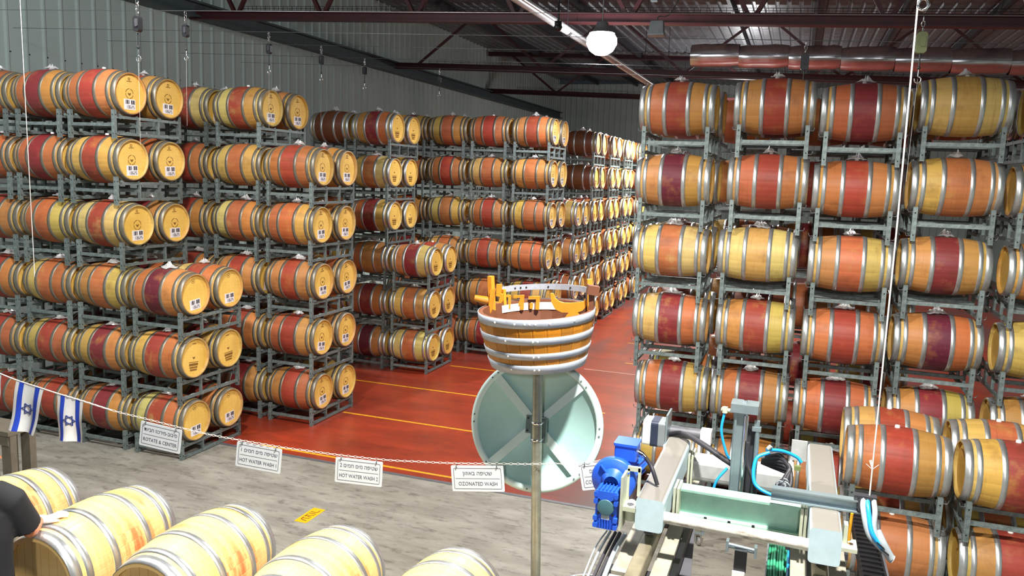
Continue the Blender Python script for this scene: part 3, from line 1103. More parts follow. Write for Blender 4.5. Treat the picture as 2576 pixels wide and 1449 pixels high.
def left_rows():
    # per row: name, front Y, tier centres X (aisle end), tier heights, columns per tier, style, tone overrides
    ext = 1.02
    rows = [
        ('stack beside flags', 'barrels of the stack beside the flags', 9.05, [-8.42, -8.43, -8.39, -9.39, -9.46, -9.46], 0.531, 0.924, [4, 4, 4, 3, 3, 3], 'cbcaaa',
         {(5, 0): 'ROB', (5, 1): 'DOB', (5, 2): 'OOO', (4, 0): 'RYY', (4, 1): 'DOO', (3, 0): 'RPP', (3, 1): 'OOY', (2, 0): 'WOB', (2, 1): 'OBY', (2, 2): 'OPO',
          (1, 0): 'RYO', (1, 1): 'DYB', (1, 2): 'RYO', (0, 0): 'RPO', (0, 1): 'DOB', (0, 2): 'ROO'}),
        ('second stack from flags', 'barrels of the second stack from the flags', 11.15, [-7.66, -7.66, -7.66, -7.68, -7.66, -8.64], 0.538, 0.920, [3, 3, 3, 3, 3, 2], 'aaaaaa',
         {(5, 0): 'RPB', (5, 1): 'ROP', (4, 0): 'ROO', (4, 1): 'OYY', (4, 2): 'RYB', (3, 0): 'OOY', (3, 1): 'OPB', (2, 0): 'RBB', (2, 1): 'RBB', (1, 0): 'ROB', (0, 0): 'RBO', (0, 1): 'DKB'}),
        ('third stack from flags', 'barrels of the third stack from the flags', 15.1, [-7.49, -7.5, -7.47, -8.46, -8.47, -8.42], 0.542, 0.908, [3, 3, 3, 2, 2, 2], 'bbbbbb',
         {(5, 0): 'DBO', (5, 1): 'KKK', (4, 0): 'OYP', (4, 1): 'BOB', (3, 0): 'DOY', (2, 0): 'DBP', (2, 1): 'BOB', (1, 0): 'OYB', (1, 1): 'DOO', (0, 0): 'OPP', (0, 1): 'WOB'}),
        ('fourth stack from flags', 'barrels of the fourth stack from the flags', 17.35, [-5.70, -5.70, -5.73, -5.68, -5.69, -5.69], 0.534, 0.930, [4, 4, 4, 4, 4, 4], 'aaaaaa',
         {(5, 0): 'RBO', (5, 1): 'ROO', (5, 2): 'OYB', (4, 0): 'OYB', (4, 1): 'OPB', (4, 2): 'ROO', (3, 0): 'OYO', (3, 1): 'ROB', (3, 2): 'OPY', (2, 0): 'OBO', (2, 1): 'ROO', (2, 2): 'OYB', (1, 1): 'OBK'}),
        ('low fifth stack from flags', 'barrels of the low fifth stack from the flags', 19.35, [-5.60] * 6, 0.534, 0.92, [1, 1, 1, 1, 0, 0], 'aaaaaa', {}),
        ('sixth stack from flags', 'barrels of the sixth stack from the flags', 21.6, [-5.74] * 6, 0.534, 0.92, [2, 2, 2, 2, 2, 2], 'bbbbbb', {(5, 0): 'KKK', (4, 0): 'KKK', (5, 1): 'KKK'}),
        ('seventh stack from flags', 'barrels of the seventh stack from the flags', 23.55, [-5.72] * 6, 0.534, 0.92, [1] * 6, 'bbbbbb', {}),
        ('eighth stack from flags', 'barrels of the eighth stack from the flags', 25.7, [-5.75] * 6, 0.534, 0.92, [1] * 6, 'bbbbbb', {}),
        ('ninth stack from flags', 'barrels of the ninth stack from the flags', 27.8, [-5.72] * 6, 0.534, 0.92, [1] * 6, 'bbbbbb', {}),
    ]
    for ri, (nm, grp, Y, X, z0, dz, cols, sty, ov) in enumerate(rows):
        r = random.Random(100 + ri)
        for k in range(6):
            z = z0 + dz * k
            for c in range(cols[k]):
                x = X[k] - ext * c + (r.uniform(-0.02, 0.02) if c else 0)
                near = ri < 4
                tn = ov.get((k, c)) or tones_rand(r)
                yj = r.uniform(-0.015, 0.015)
                barrel((x, Y + yj, z), tn, '%s banded barrel, front of pair, %s, %s, %s' % (WORD[tn[0]], ORD[c], LEV[k], nm), grp, sty[k], 0,
                       r.choice((0, 1, 2, 0, 1, 3)) if r.random() < 0.85 else None, True, r.uniform(-0.12, 0.12) if k < 3 else r.uniform(-0.04, 0.04), ri in (0, 1, 3))
                if c < (3 if ri in (0, 1) else 1) or (ri < 4 and k == 5):
                    tn = tones_rand(r)
                    barrel((x, Y + S + yj, z), tn, '%s banded barrel, rear of pair, %s, %s, %s' % (WORD[tn[0]], ORD[c], LEV[k], nm), grp, sty[k], 0,
                           r.choice((0, 1, 2)) if r.random() < 0.8 else None, True, r.uniform(-0.12, 0.12) if k < 3 else r.uniform(-0.04, 0.04), ri in (0, 1, 3))
                rack((x, Y + S / 2, z), k == 0, 'galvanized two-barrel rack under %s of %s, %s' % (LEV[k], nm, ORD[c]), 'racks' + grp[7:], 0, near)


def right_block():
    cols = [
        ([-1.42, -1.42, -1.50, -1.54, -1.56, -1.56], 10.71, 0.539, 0.917, ['OYP', 'DOY', 'DPO', 'OPP', 'WBB', 'ROB']),
        ([-0.43, -0.42, -0.41, -0.45, -0.40, -0.38], 10.68, 0.531, 0.925, ['OBB', 'DOB', 'RBY', 'YPP', 'ROO', 'RBB']),
        ([0.60, 0.60, 0.63, 0.63, 0.61, 0.63], 10.63, 0.544, 0.908, ['ROB', 'DOO', 'ROO', 'OBY', 'ROB', 'DOO']),
        ([1.66, 1.66, 1.66, 1.66, 1.68, 1.69], 10.69, 0.534, 0.926, ['RBB', 'DBY', 'WBO', 'DBB', 'OYB', 'YPP']),
        ([2.78, 2.78, 2.78, 2.78, 2.76, 2.80], 10.75, 0.534, 0.920, ['BBO', 'OBO', 'BYO', 'OBO', 'OBB', 'YPP']),
    ]
    names = ['aisle column', 'second column from aisle', 'third column from aisle', 'fourth column from aisle', 'fifth column from aisle']
    grp = 'barrels of the tall stack across the aisle'
    r = random.Random(55)
    for c, (X, Y, z0, dz, tn) in enumerate(cols):
        for k in range(6):
            z = z0 + dz * k
            t = tn[k]
            barrel((X[k], Y, z), t, '%s banded barrel facing out, %s, %s, tall stack' % (WORD[t[0]], names[c], LEV[k]), grp, 'a', r.uniform(-0.015, 0.015),
                   r.choice((1, 3, 1, 0)), True, r.uniform(-0.1, 0.1))
            if c < 2 or k in (0, 5):
                t = tones_rand(r)
                barrel((X[k] + (0.03 if c == 0 else 0.0) + r.uniform(-0.015, 0.015), Y + S, z), t, '%s banded barrel hidden behind, %s, %s, tall stack' % (WORD[t[0]], names[c], LEV[k]), grp, 'a', 0, r.choice((1, 3, 0)))
            rack((X[k], Y + S / 2, z), k == 0, 'galvanized two-barrel rack under %s of %s, tall stack' % (LEV[k], names[c]), 'racks of the tall stack across the aisle')
    # next row of the block, seen only through the gaps
    for c in range(1, 4):
        X, Y, z0, dz, tn = cols[c]
        for k in range(6):
            z = 0.534 + 0.92 * k
            t = tones_rand(r)
            x = X[k] - 0.45
            barrel((x, 12.95, z), t, '%s banded barrel in shade, %s, %s, row behind the tall stack' % (WORD[t[0]], names[c], LEV[k]), 'barrels of the row behind the tall stack', 'a', 0, None, True)
            rack((x, 12.95 + S / 2, z), k == 0, 'galvanized rack in shade under %s of %s, row behind the tall stack' % (LEV[k], names[c]), 'racks of the row behind the tall stack', 0, False)
    # low stack in front of it, beside the machine
    grp = 'barrels of the low stack beside the machine'
    nm = ['column beside the hoses', 'outer column']
    data = [[('O', 1.16, 'OOB'), ('D', 1.13, 'ROB')], [('O', 2.22, 'RBO'), ('D', 2.18, 'RYB')]]
    for c in range(2):
        for k in range(2):
            z = 0.534 + 0.92 * k
            _, x, t = data[c][k]
            barrel((x, 8.75, z), t, '%s banded barrel with bare bung, front, %s, %s, low stack' % (WORD[t[0]], nm[c], LEV[k]), grp, 'a', -0.02 if c == 0 else 0.01, None, True)
            t = 'RYB' if c == 0 else 'OYY'
            barrel((x, 8.75 + S, z), t, '%s banded barrel with bare bung, behind, %s, %s, low stack' % (WORD[t[0]], nm[c], LEV[k]), grp, 'a', 0, None, True)
            rack((x, 8.75 + S / 2, z), k == 0, 'galvanized two-barrel rack under %s of %s, low stack' % (LEV[k], nm[c]), 'racks of the low stack beside the machine')


# ------------------------------------------------------------------ washing line with fresh barrels
def fresh_barrels():
    b = MB()
    n = 28
    a = PI / n
    V, F = [], []
    ys = [-HL, -0.40, -0.30, -0.20, -0.10, 0, 0.10, 0.20, 0.30, 0.40, HL]
    for x in ys:
        r = rad(x)
        for aa, g in ((-a, -0.0012), (-a * 0.9, 0), (0, 0.0003), (a * 0.9, 0), (a, -0.0012)):
            V.append((x, (r + g) * math.sin(aa), (r + g) * math.cos(aa)))
        V.append((x, (r - 0.026) * math.sin(a), (r - 0.026) * math.cos(a)))
        V.append((x, (r - 0.026) * math.sin(-a), (r - 0.026) * math.cos(-a)))
    m = 7
    for i in range(len(ys) - 1):
        for j in range(m):
            F.append((i * m + j, i * m + (j + 1) % m, (i + 1) * m + (j + 1) % m, (i + 1) * m + j))
    F.append(tuple(range(m - 1, -1, -1)))
    F.append(tuple(range((len(ys) - 1) * m, len(ys) * m)))
    b.add(V, F, False)
    stave = b.mesh('stave', M['fresh'])
    hd = BM['head'].copy()
    hd.materials.clear()
    hd.materials.append(M['fresh'])
    X = [-6.24, -5.368, -4.458, -3.586, -2.715, -1.862, -0.99]
    word = ['at the outer end by the bench', 'under the flags', 'under the gloved hand', 'second after the gloved hand', 'third after the gloved hand', 'fourth after the gloved hand', 'last of the line by the pole']
    lab = ['blond oak barrel on the washing line, ' + x for x in word]
    lab[1] = 'orange stained blond oak barrel on the washing line, behind the person'
    lab[2] = 'blond oak barrel on the washing line with a gloved hand on it'
    stains = [0.2, 0.7, 0.9, 0.9, 0.8, 0.1, 0.1]
    for i, x in enumerate(X):
        t = thing('fresh_barrel', lab[i], 'barrel', (x, 4.049 + 0.013 * (x + 3.586), 1.504), PI / 2 + 0.043, 'barrels on the washing line')
        for j in range(n):
            s = ob('stave', stave, t, rot=(2 * PI * j / n, 0, 0))
            # wine ran down the side of the barrel that faces the pole
            ang = (2 * PI * j / n) % (2 * PI)
            s['stain'] = stains[i] * max(0.0, 1 - abs(ang - (1.25 if i != 1 else 0.9)) / 0.75) if i != 1 else stains[i] * max(0.0, 1 - abs(ang - 0.9) / 1.1)
        for c_ in t.children:
            c_['spread'] = 0.6 if i == 1 else 0.0
        for k in range(6):
            ob('hoop', BM['h%d' % k], t)
        ob('head', hd, t)
        ob('head', hd, t, rot=(0, 0, PI))
    t = thing('barrel_conveyor', 'steel conveyor carrying the row of blond barrels on the washing line', 'conveyor', (0, 0, 0))
    for y, z in ((3.80, 1.17), (4.30, 1.17)):
        b = MB()
        b.box((-3.6, y + 0.0, z - 0.045), (6.0, 0.05, 0.06))
        part('rail', b, M['slate'], t)
    for x in (-6.3, -4.9, -3.15, -1.4, -0.7):
        for y in (3.80, 4.30):
            b = MB()
            b.box((x, y, 0.55), (0.06, 0.06, 1.1))
            part('leg', b, M['slate'], t)


# ------------------------------------------------------------------ half barrel on the pole, mirror
def build_pole():
    t = thing('steel_pole', 'stainless steel pole carrying the half barrel and the round mirror', 'pole', (-1.36, 4.65, 0))
    b = MB()
    b.tube([(0, 0, 0.0), (-0.07, 0, 2.2), (-0.093, 0, 3.051)], 0.0315, 18)
    part('tube', b, M['steel'], t)
    b = MB()
    b.lathe([(0, 0.16), (0.012, 0.16), (0.012, 0.03)], 20, 'Z')
    part('base_plate', b, M['steel'], t)
    for z in (2.665, 2.555):
        b = MB()
        b.lathe([(z - 0.006, 0.033), (z - 0.006, 0.037), (z + 0.006, 0.037), (z + 0.006, 0.033)], 18, 'Z')
        b.tube([(0.035, 0.0, z), (0.035, 0.045, z)], 0.006, 6)
        b.tube([(-0.035, 0.0, z), (-0.035, 0.045, z)], 0.006, 6)
        part('clamp', b, M['chrome'], t, (-0.083, 0, 0))
    b = MB()
    b.box((-0.083, 0.045, 2.605), (0.10, 0.024, 0.16))
    part('clamp_plate', b, M['plate_grey'], t)

    # half barrel
    t = thing('half_barrel', 'cut-down varnished half barrel with grey hoops and wooden letters on the pole', 'barrel', (-1.453, 4.65, 3.055))
    t.rotation_euler = (0.045, -0.06, 0)
    H, r0, r1 = 0.335, 0.292, 0.358
    rr = lambda z: r0 + (r1 - r0) * (1 - (1 - z / H) ** 1.6)
    n = 26
    b = MB()
    a = PI / n
    V, F = [], []
    zs = [0, 0.06, 0.12, 0.18, 0.25, H]
    for z in zs:
        r = rr(z)
        for aa, g in ((-a * 0.98, -0.0015), (-a * 0.8, 0), (a * 0.8, 0), (a * 0.98, -0.0015)):
            V.append(((r + g) * math.cos(aa), (r + g) * math.sin(aa), z))
        V.append(((r - 0.026) * math.cos(a), (r - 0.026) * math.sin(a), z))
        V.append(((r - 0.026) * math.cos(-a), (r - 0.026) * math.sin(-a), z))
    m = 6
    mi = []
    for i in range(len(zs) - 1):
        for j in range(m):
            F.append((i * m + j, i * m + (j + 1) % m, (i + 1) * m + (j + 1) % m, (i + 1) * m + j))
            mi.append(1 if j == 4 else 0)
    F.append(tuple(range(m - 1, -1, -1)))
    F.append(tuple(range((len(zs) - 1) * m, len(zs) * m)))
    for f, q in zip(F, mi + [0, 1]):
        b.f.append(f)
        b.s.append(False)
        b.mi.append(q)
    b.v += V
    stave = b.mesh('stave', [M['tub'], M['tub_inside']])
    for j in range(n):
        ob('stave', stave, t, rot=(0, 0, 2 * PI * j / n))
    b = MB()
    b.lathe([(0.0, 0.001), (0.0, r0 - 0.027), (0.02, r0 - 0.024), (0.02, 0.001)], 28, 'Z')
    part('bottom_board', b, M['tub_inside'], t)
    for z0, z1, riv in ((0.285, 0.338, (-2.0, -1.62, -1.45, -1.37, -1.05, -0.6, -1.28)), (0.185, 0.228, (-1.82, -1.33, -1.25)), (0.09, 0.13, (-1.82, -1.33, -1.24)), (-0.002, 0.055, (-1.80, -1.33, -1.24))):
        b = MB()
        b.lathe([(z0, rr(z0) - 0.001), (z0, rr(z0) + 0.004), ((z0 + z1) / 2, rr((z0 + z1) / 2) + 0.004), (z1, rr(min(z1, H)) + 0.004), (z1, rr(min(z1, H)) - 0.001)], 56, 'Z')
        hp = part('hoop', b, M['galv'], t)
        for a_ in riv:
            b = MB()
            z = (z0 + z1) / 2
            r = rr(z) + 0.003
            c, s = math.cos(a_), math.sin(a_)
            b.tube([(r * c, r * s, z), ((r + 0.004) * c, (r + 0.004) * s, z), ((r + 0.006) * c, (r + 0.006) * s, z)], [0.0075, 0.006, 0.001], 8)
            part('rivet', b, M['rivet'], hp)
    # loose hoop standing above the far rim
    b = MB()
    pr = []
    V, F = [], []
    kk = 24
    for i in range(kk + 1):
        a_ = math.radians(12 + (151 - 12) * i / kk)
        dz = 0.0 - 0.02 * i / kk * 0
        for r, z in ((0.365, 0.395), (0.365, 0.432), (0.370, 0.432), (0.370, 0.395)):
            V.append((r * math.cos(a_), r * math.sin(a_), z + dz))
    for i in range(kk):
        for j in range(4):
            F.append((i * 4 + j, i * 4 + (j + 1) % 4, i * 4 + 4 + (j + 1) % 4, i * 4 + 4 + j))
    F += [(0, 1, 2, 3), (kk * 4, kk * 4 + 3, kk * 4 + 2, kk * 4 + 1)]
    b.add(V, F, False)
    hp = part('raised_hoop', b, M['galv'], t)
    for a_ in (25, 70, 95, 118, 124, 130):
        b = MB()
        c, s = math.cos(math.radians(a_)), math.sin(math.radians(a_))
        b.tube([(0.365 * c, 0.365 * s, 0.413), (0.361 * c, 0.361 * s, 0.413)], 0.006, 8)
        part('rivet', b, M['dark_hole'], hp)
    # wooden letters and figure fixed along the inside of the far rim (local x, z; y by the rim)
    ly = lambda x: math.sqrt(max(0.0, 0.312 ** 2 - min(abs(x), 0.31) ** 2))

    def cut(name, poly, y, m=M['letter'], d=0.018, curved=True):
        bb = MB()
        pts = [(u + 1.453, v - 3.055 + 0.006) for u, v in poly]
        cx = sum(p[0] for p in pts) / len(pts)
        if y is None:
            y = ly(cx)
        bb.prism(pts, lambda u, v, dd: (u, y - dd, v), d)
        o = part(name, bb, m, t)
        o.rotation_mode = 'QUATERNION'
        o.rotation_quaternion = t.rotation_euler.to_quaternion().inverted()
        return o
    cut('letter', [(-1.768, 3.480), (-1.797, 3.471), (-1.811, 3.332), (-1.792, 3.318), (-1.786, 3.342)], 0.05)                       # final nun
    cut('letter', [(-1.800, 3.493), (-1.766, 3.493), (-1.769, 3.434), (-1.751, 3.429), (-1.753, 3.385), (-1.771, 3.356), (-1.810, 3.358), (-1.810, 3.376), (-1.781, 3.378), (-1.774, 3.412), (-1.800, 3.415)], 0.16)   # lamed
    cut('letter', [(-1.743, 3.423), (-1.717, 3.423), (-1.715, 3.334), (-1.729, 3.334), (-1.730, 3.408), (-1.743, 3.408)], 0.20)       # vav
    cut('letter', [(-1.712, 3.415), (-1.642, 3.423), (-1.642, 3.325), (-1.663, 3.325), (-1.663, 3.357), (-1.695, 3.323), (-1.712, 3.327), (-1.674, 3.371), (-1.664, 3.403), (-1.712, 3.397)], 0.25)   # gimel
    cut('letter', [(-1.620, 3.411), (-1.544, 3.419), (-1.548, 3.329), (-1.568, 3.329), (-1.568, 3.398), (-1.620, 3.392)], 0.285)      # he
    cut('letter', [(-1.608, 3.369), (-1.590, 3.369), (-1.592, 3.331), (-1.610, 3.331)], 0.285)
    cut('figure', [(-1.444, 3.459), (-1.426, 3.459), (-1.414, 3.430), (-1.388, 3.412), (-1.353, 3.405), (-1.314, 3.407), (-1.269, 3.414), (-1.225, 3.426), (-1.190, 3.447), (-1.183, 3.434),
                   (-1.200, 3.400), (-1.230, 3.366), (-1.259, 3.353), (-1.235, 3.316), (-1.343, 3.309), (-1.319, 3.345), (-1.363, 3.343), (-1.408, 3.360), (-1.434, 3.402)], 0.19)
    for x, z in ((-1.74, 0), (-1.60, 0)):
        pass
    for a0, a1 in ((152, 118), (114, 84)):  # white strips paint in the lit metal band inside the far rim
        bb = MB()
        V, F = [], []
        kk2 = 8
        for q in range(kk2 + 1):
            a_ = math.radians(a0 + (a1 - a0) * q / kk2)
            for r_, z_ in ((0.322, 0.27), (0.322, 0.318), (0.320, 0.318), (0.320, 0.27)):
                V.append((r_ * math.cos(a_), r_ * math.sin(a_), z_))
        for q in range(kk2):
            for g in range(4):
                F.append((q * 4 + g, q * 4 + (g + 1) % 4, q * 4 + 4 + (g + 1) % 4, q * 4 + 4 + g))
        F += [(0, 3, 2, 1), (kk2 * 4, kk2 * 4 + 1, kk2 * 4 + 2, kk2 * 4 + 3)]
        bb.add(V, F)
        part('lit_band_strip', bb, M['off_white'], t)
    # posts that hold the raised hoop
    for ang, w_, tall in ((164, 0.035, 0.52), (146, 0.02, 0.42), (8, 0.06, 0.45), (30, 0.022, 0.50)):
        c, s = math.cos(math.radians(ang)), math.sin(math.radians(ang))
        bb = MB()
        rot = Matrix.Rotation(math.radians(ang), 3, 'Z')
        bb.box((0.342 * c, 0.342 * s, 0.25 + (tall - 0.25) / 2), (0.03, w_, tall - 0.25), rot)
        part('post', bb, M['tub_inside'] if ang == 8 else M['letter'], t)
    bb = MB()
    bb.tube([(-0.34, 0.08, 0.36), (-0.43, 0.05, 0.385)], [0.028, 0.02], 10)
    part('peg', bb, M['tub'], t)
    bb = MB()
    bb.box((0.352, 0.03, 0.455), (0.07, 0.06, 0.055), Euler((0, 0.2, 0.4)).to_matrix())
    part('block', bb, M['tub_inside'], t)

    # convex mirror seen from behind
    t = thing('convex_mirror', 'round pale teal back of a convex traffic mirror clamped to the pole', 'mirror', (-1.497, 4.80, 2.60))
    t.rotation_euler = (math.radians(90 - 9), 0, math.radians(4))
    # local z points out of the back towards the gallery
    b = MB()
    b.lathe([(0.0, 0.395), (0.012, 0.40), (0.012, 0.437), (-0.02, 0.440), (-0.03, 0.43)], 64, 'Z')
    rim = part('rim', b, M['mirror_rim'], t)
    b = MB()
    b.lathe([(0.0, 0.398), (-0.02, 0.39), (-0.022, 0.001)], 64, 'Z')
    part('back_shell', b, M['mirror_back'], t)
    b = MB()
    b.lathe([(-0.03, 0.43), (-0.07, 0.3), (-0.09, 0.15), (-0.095, 0.001)], 48, 'Z')
    part('mirror_glass', b, M['chrome'], t)
    for q in range(4):
        ang = PI / 4 + q * PI / 2
        b = MB()
        rot = Matrix.Rotation(ang, 3, 'Z')
        b.box(rot @ Vector((0.235, 0, -0.005)), (0.34, 0.055, 0.02), rot)
        part('rib', b, M['mirror_rim'], t)
    b = MB()
    b.box((0, 0, 0.004), (0.13, 0.115, 0.014))
    pl = part('mount_plate', b, M['plate_grey'], t)
    for x in (-0.05, 0.05):
        for y in (-0.04, 0.04):
            b = MB()
            b.tube([(x, y, 0.01), (x, y, 0.018)], 0.008, 6)
            part('bolt', b, M['chrome'], pl)
    for q in range(8):
        for d in (-0.06, 0.06):
            a_ = q * PI / 4 + d
            b = MB()
            b.tube([(0.418 * math.cos(a_), 0.418 * math.sin(a_), 0.012), (0.418 * math.cos(a_), 0.418 * math.sin(a_), 0.017)], 0.006, 6)
            part('bolt', b, M['plate_grey'], rim)
    b = MB()
    b.box((0.035, -0.01, 0.045), (0.09, 0.07, 0.07))
    part('arm', b, M['plate_grey'], t)


# ------------------------------------------------------------------ signs, chain, flags
CH = [(-5.4, 3.95, 2.745), (-5.17, 3.95, 2.70), (-5.05, 3.97, 2.665), (-4.83, 4.0, 2.62), (-4.72, 4.02, 2.595), (-4.54, 4.05, 2.56), (-4.31, 4.09, 2.51), (-4.08, 4.13, 2.475),
      (-3.79, 4.17, 2.435), (-3.58, 4.2, 2.41), (-3.38, 4.23, 2.395), (-3.08, 4.29, 2.37), (-2.9, 4.34, 2.355), (-2.72, 4.38, 2.345), (-2.42, 4.45, 2.335), (-2.2, 4.5, 2.34), (-1.96, 4.55, 2.35),
      (-1.63, 4.59, 2.385), (-1.44, 4.60, 2.41), (-1.18, 4.67, 2.435), (-0.99, 4.72, 2.47), (-0.82, 4.72, 2.53)]


def build_signs():
    P = bez(CH, 24)
    # even links along the chain
    L = [0.0]
    for i in range(1, len(P)):
        L.append(L[-1] + (P[i] - P[i - 1]).length)

    def at(s):
        for i in range(1, len(P)):
            if L[i] >= s:
                f = (s - L[i - 1]) / max(1e-9, L[i] - L[i - 1])
                return P[i - 1].lerp(P[i], f)
        return P[-1]
    b = MB()
    s, k = 0.75, 0
    while s < L[-1]:
        p, q = at(s), at(s + 0.024)
        d = (q - p).normalized()
        sd = d.cross(Vector((0, 0, 1))).normalized()
        u = sd if k % 2 else Vector((0, 0, 1))
        c = (p + q) / 2
        pts = [c + d * 0.015 * math.cos(a) + u * 0.0062 * math.sin(a) for a in [2 * PI * i / 8 for i in range(9)]]
        b.tube(pts, 0.0014, 4, False)
        s += 0.0235
        k += 1
    o = part('sign_chain', b, M['cord'])
    tag(o, 'sagging pale link chain from the flags to the machine, signs hanging on it', 'chain')
    b = MB()
    b.tube(bez(CH[:7], 6), 0.0045, 6)
    o = part('flag_line', b, M['cord'])
    tag(o, 'white cord from which the two small flags hang', 'cord')

    def sign(p0, p1, heb, eng, label, ws=1.0):
        p0, p1 = Vector(p0), Vector(p1)
        d = (p1 - p0)
        wd = d.length
        d.normalize()
        down = Vector((0, 0, -1))
        nrm = d.cross(down).normalized()       # towards the gallery
        if nrm.y > 0:
            nrm = -nrm
        up = nrm.cross(d).normalized()
        if up.z < 0:
            up = -up
        ht = 0.172
        c = (p0 + p1) / 2 - up * (ht / 2 + 0.014)
        mat = Matrix((d, up, nrm)).transposed().to_4x4()
        mat.translation = c
        t = thing('hanging_sign', label, 'sign', group='signs on the chain')
        t.matrix_world = mat
        b = MB()
        b.rbox((0, 0, 0), (wd, ht, 0.004), 0.008, axis=2)
        part('plate', b, M['sign'], t)
        b = MB()
        iw, ih, lw = wd - 0.034, ht - 0.036, 0.0024
        for sy in (-1, 1):
            b.box((0, sy * ih / 2, 0.0026), (iw - 0.012, lw, 0.001))
        for sx in (-1, 1):
            b.box((sx * iw / 2, 0, 0.0026), (lw, ih - 0.012, 0.001))
            for sy in (-1, 1):
                cx, cy = sx * (iw / 2 - 0.006), sy * (ih / 2 - 0.006)
                arc = [(cx + sx * 0.006 * math.cos(a), cy + sy * 0.006 * math.sin(a), 0.0026) for a in [PI / 2 * i / 4 for i in range(5)]]
                b.tube(arc, lw / 2, 4)
        b.box((0, 0.0, 0.0026), (iw - 0.02, lw * 0.8, 0.001))
        part('border', b, M['sign_ink'], t)
        text('lettering', heb[::-1], 0.036, M['sign_ink'], t, (0, 0.034, 0.0024), (0, 0, 0), fit=iw * (0.90 if len(heb) > 14 else 0.68))
        text('lettering', eng, 0.036, M['sign_ink'], t, (0, -0.036, 0.0024), (0, 0, 0), fit=iw * (0.92 if len(eng) > 13 else 0.82))
        for sx in (-1, 1):
            b = MB()
            ring = [(sx * (wd / 2 - 0.04), ht / 2 - 0.004 + 0.012 * math.sin(a), 0.012 * math.cos(a)) for a in [2 * PI * i / 8 for i in range(9)]]
            b.tube(ring, 0.0022, 4, False)
            part('hanger', b, M['black'], t)
    sign((-4.09, 4.12, 2.475), (-3.79, 4.17, 2.435), 'סיבוב-מירכוז חביות', 'ROTATE & CENTER', 'white sign hanging on the chain reading ROTATE & CENTER')
    sign((-3.39, 4.23, 2.40), (-3.08, 4.29, 2.37), 'שטיפה מים חמים 1', 'HOT WATER WASH 1', 'white sign hanging on the chain reading HOT WATER WASH 1, the higher mounted one'.replace(', the higher mounted one', ', beside ROTATE'))
    sign((-2.73, 4.38, 2.345), (-2.42, 4.45, 2.333), 'שטיפה מים חמים 2', 'HOT WATER WASH 2', 'white sign hanging on the chain reading HOT WATER WASH 2, beside OZONATED')
    sign((-1.98, 4.54, 2.35), (-1.64, 4.59, 2.385), 'שטיפה באוזון', 'OZONATED WASH', 'white sign hanging on the chain reading OZONATED WASH', 1.05)
    sign((-1.175, 4.68, 2.437), (-0.87, 4.74, 2.50), 'שטיפה מים קרים', 'COLD WATER WASH', 'white sign on the chain half hidden by the blue motor, reading COL')

    def flag(tl, tr, bl, br, label, seed):
        tl, tr, bl, br = map(Vector, (tl, tr, bl, br))
        t = thing('small_flag', label, 'flag', tl, 0, 'flags on the cord')
        t.location = (0, 0, 0)
        pr = random.Random(seed)
        ph = pr.uniform(0, 6)

        def pt(u, v, d=0.0):
            p = tl.lerp(tr, u).lerp(bl.lerp(br, u), v)
            return p + Vector((0, -1, 0)) * (d + v * (0.018 * math.sin(u * 7 + ph) + 0.01 * math.sin(v * 6 + ph)))

        def sheet(u0, u1, v0, v1, d, nu, nv, m, name):
            V, F = [], []
            for dd in (d, d - 0.0012):
                for i in range(nu + 1):
                    for j in range(nv + 1):
                        V.append(pt(u0 + (u1 - u0) * i / nu, v0 + (v1 - v0) * j / nv, dd))
            k = (nu + 1) * (nv + 1)
            for i in range(nu):
                for j in range(nv):
                    a = i * (nv + 1) + j
                    F.append((a, a + 1, a + nv + 2, a + nv + 1))
                    F.append((k + a, k + a + nv + 1, k + a + nv + 2, k + a + 1))
            part(name, MB().add(V, F, True), m, t)
        sheet(0, 1, 0, 1, 0, 12, 14, M['flag_white'], 'cloth')
        sheet(0.14, 0.30, 0.0, 1, 0.0018, 3, 14, M['flag_blue'], 'blue_stripe')
        sheet(0.72, 0.88, 0.0, 1, 0.0018, 3, 14, M['flag_blue'], 'blue_stripe')
        b = MB()
        cx, cy, rx, ry = 0.51, 0.52, 0.20, 0.125
        for q in range(2):
            tri = [(cx + rx * math.cos(a), cy + ry * math.sin(a)) for a in [q * PI + 2 * PI * i / 3 for i in range(4)]]
            for i in range(3):
                line = [pt(tri[i][0] + (tri[i + 1][0] - tri[i][0]) * f, tri[i][1] + (tri[i + 1][1] - tri[i][1]) * f, 0.002) for f in (0, 0.25, 0.5, 0.75, 1)]
                b.tube(line, 0.0034, 4)
        part('star', b, M['star'], t)
    flag((-5.045, 3.97, 2.665), (-4.83, 4.0, 2.62), (-5.11, 3.96, 2.30), (-4.91, 3.99, 2.28), 'small white flag with blue stripes and star, further up the sloping cord', 1)
    flag((-4.725, 4.02, 2.595), (-4.53, 4.05, 2.56), (-4.75, 4.02, 2.26), (-4.56, 4.05, 2.25), 'small white flag with blue stripes and star, lower on the cord beside a sign', 2)
    flag((-5.37, 3.95, 2.735), (-5.16, 3.95, 2.695), (-5.45, 3.95, 2.38), (-5.185, 3.95, 2.46), 'small white flag cut off by the picture edge at the end of the cord', 3)
    # yellow floor sticker
    t = thing('floor_sticker', 'yellow rectangular floor sticker with dark Hebrew lettering on the concrete', 'sticker', (-5.325, 7.965, 0.0015), 0)
    b = MB()
    b.rbox((0, 0, 0), (0.17, 0.42, 0.002), 0.02, axis=2)
    part('sheet', b, M['decal'], t)
    text('lettering', 'עצור'[::-1], 0.165, M['decal_ink'], t, (0.0, 0, 0.0016), (0, 0, math.radians(-90)), 0.0004, 0.34)


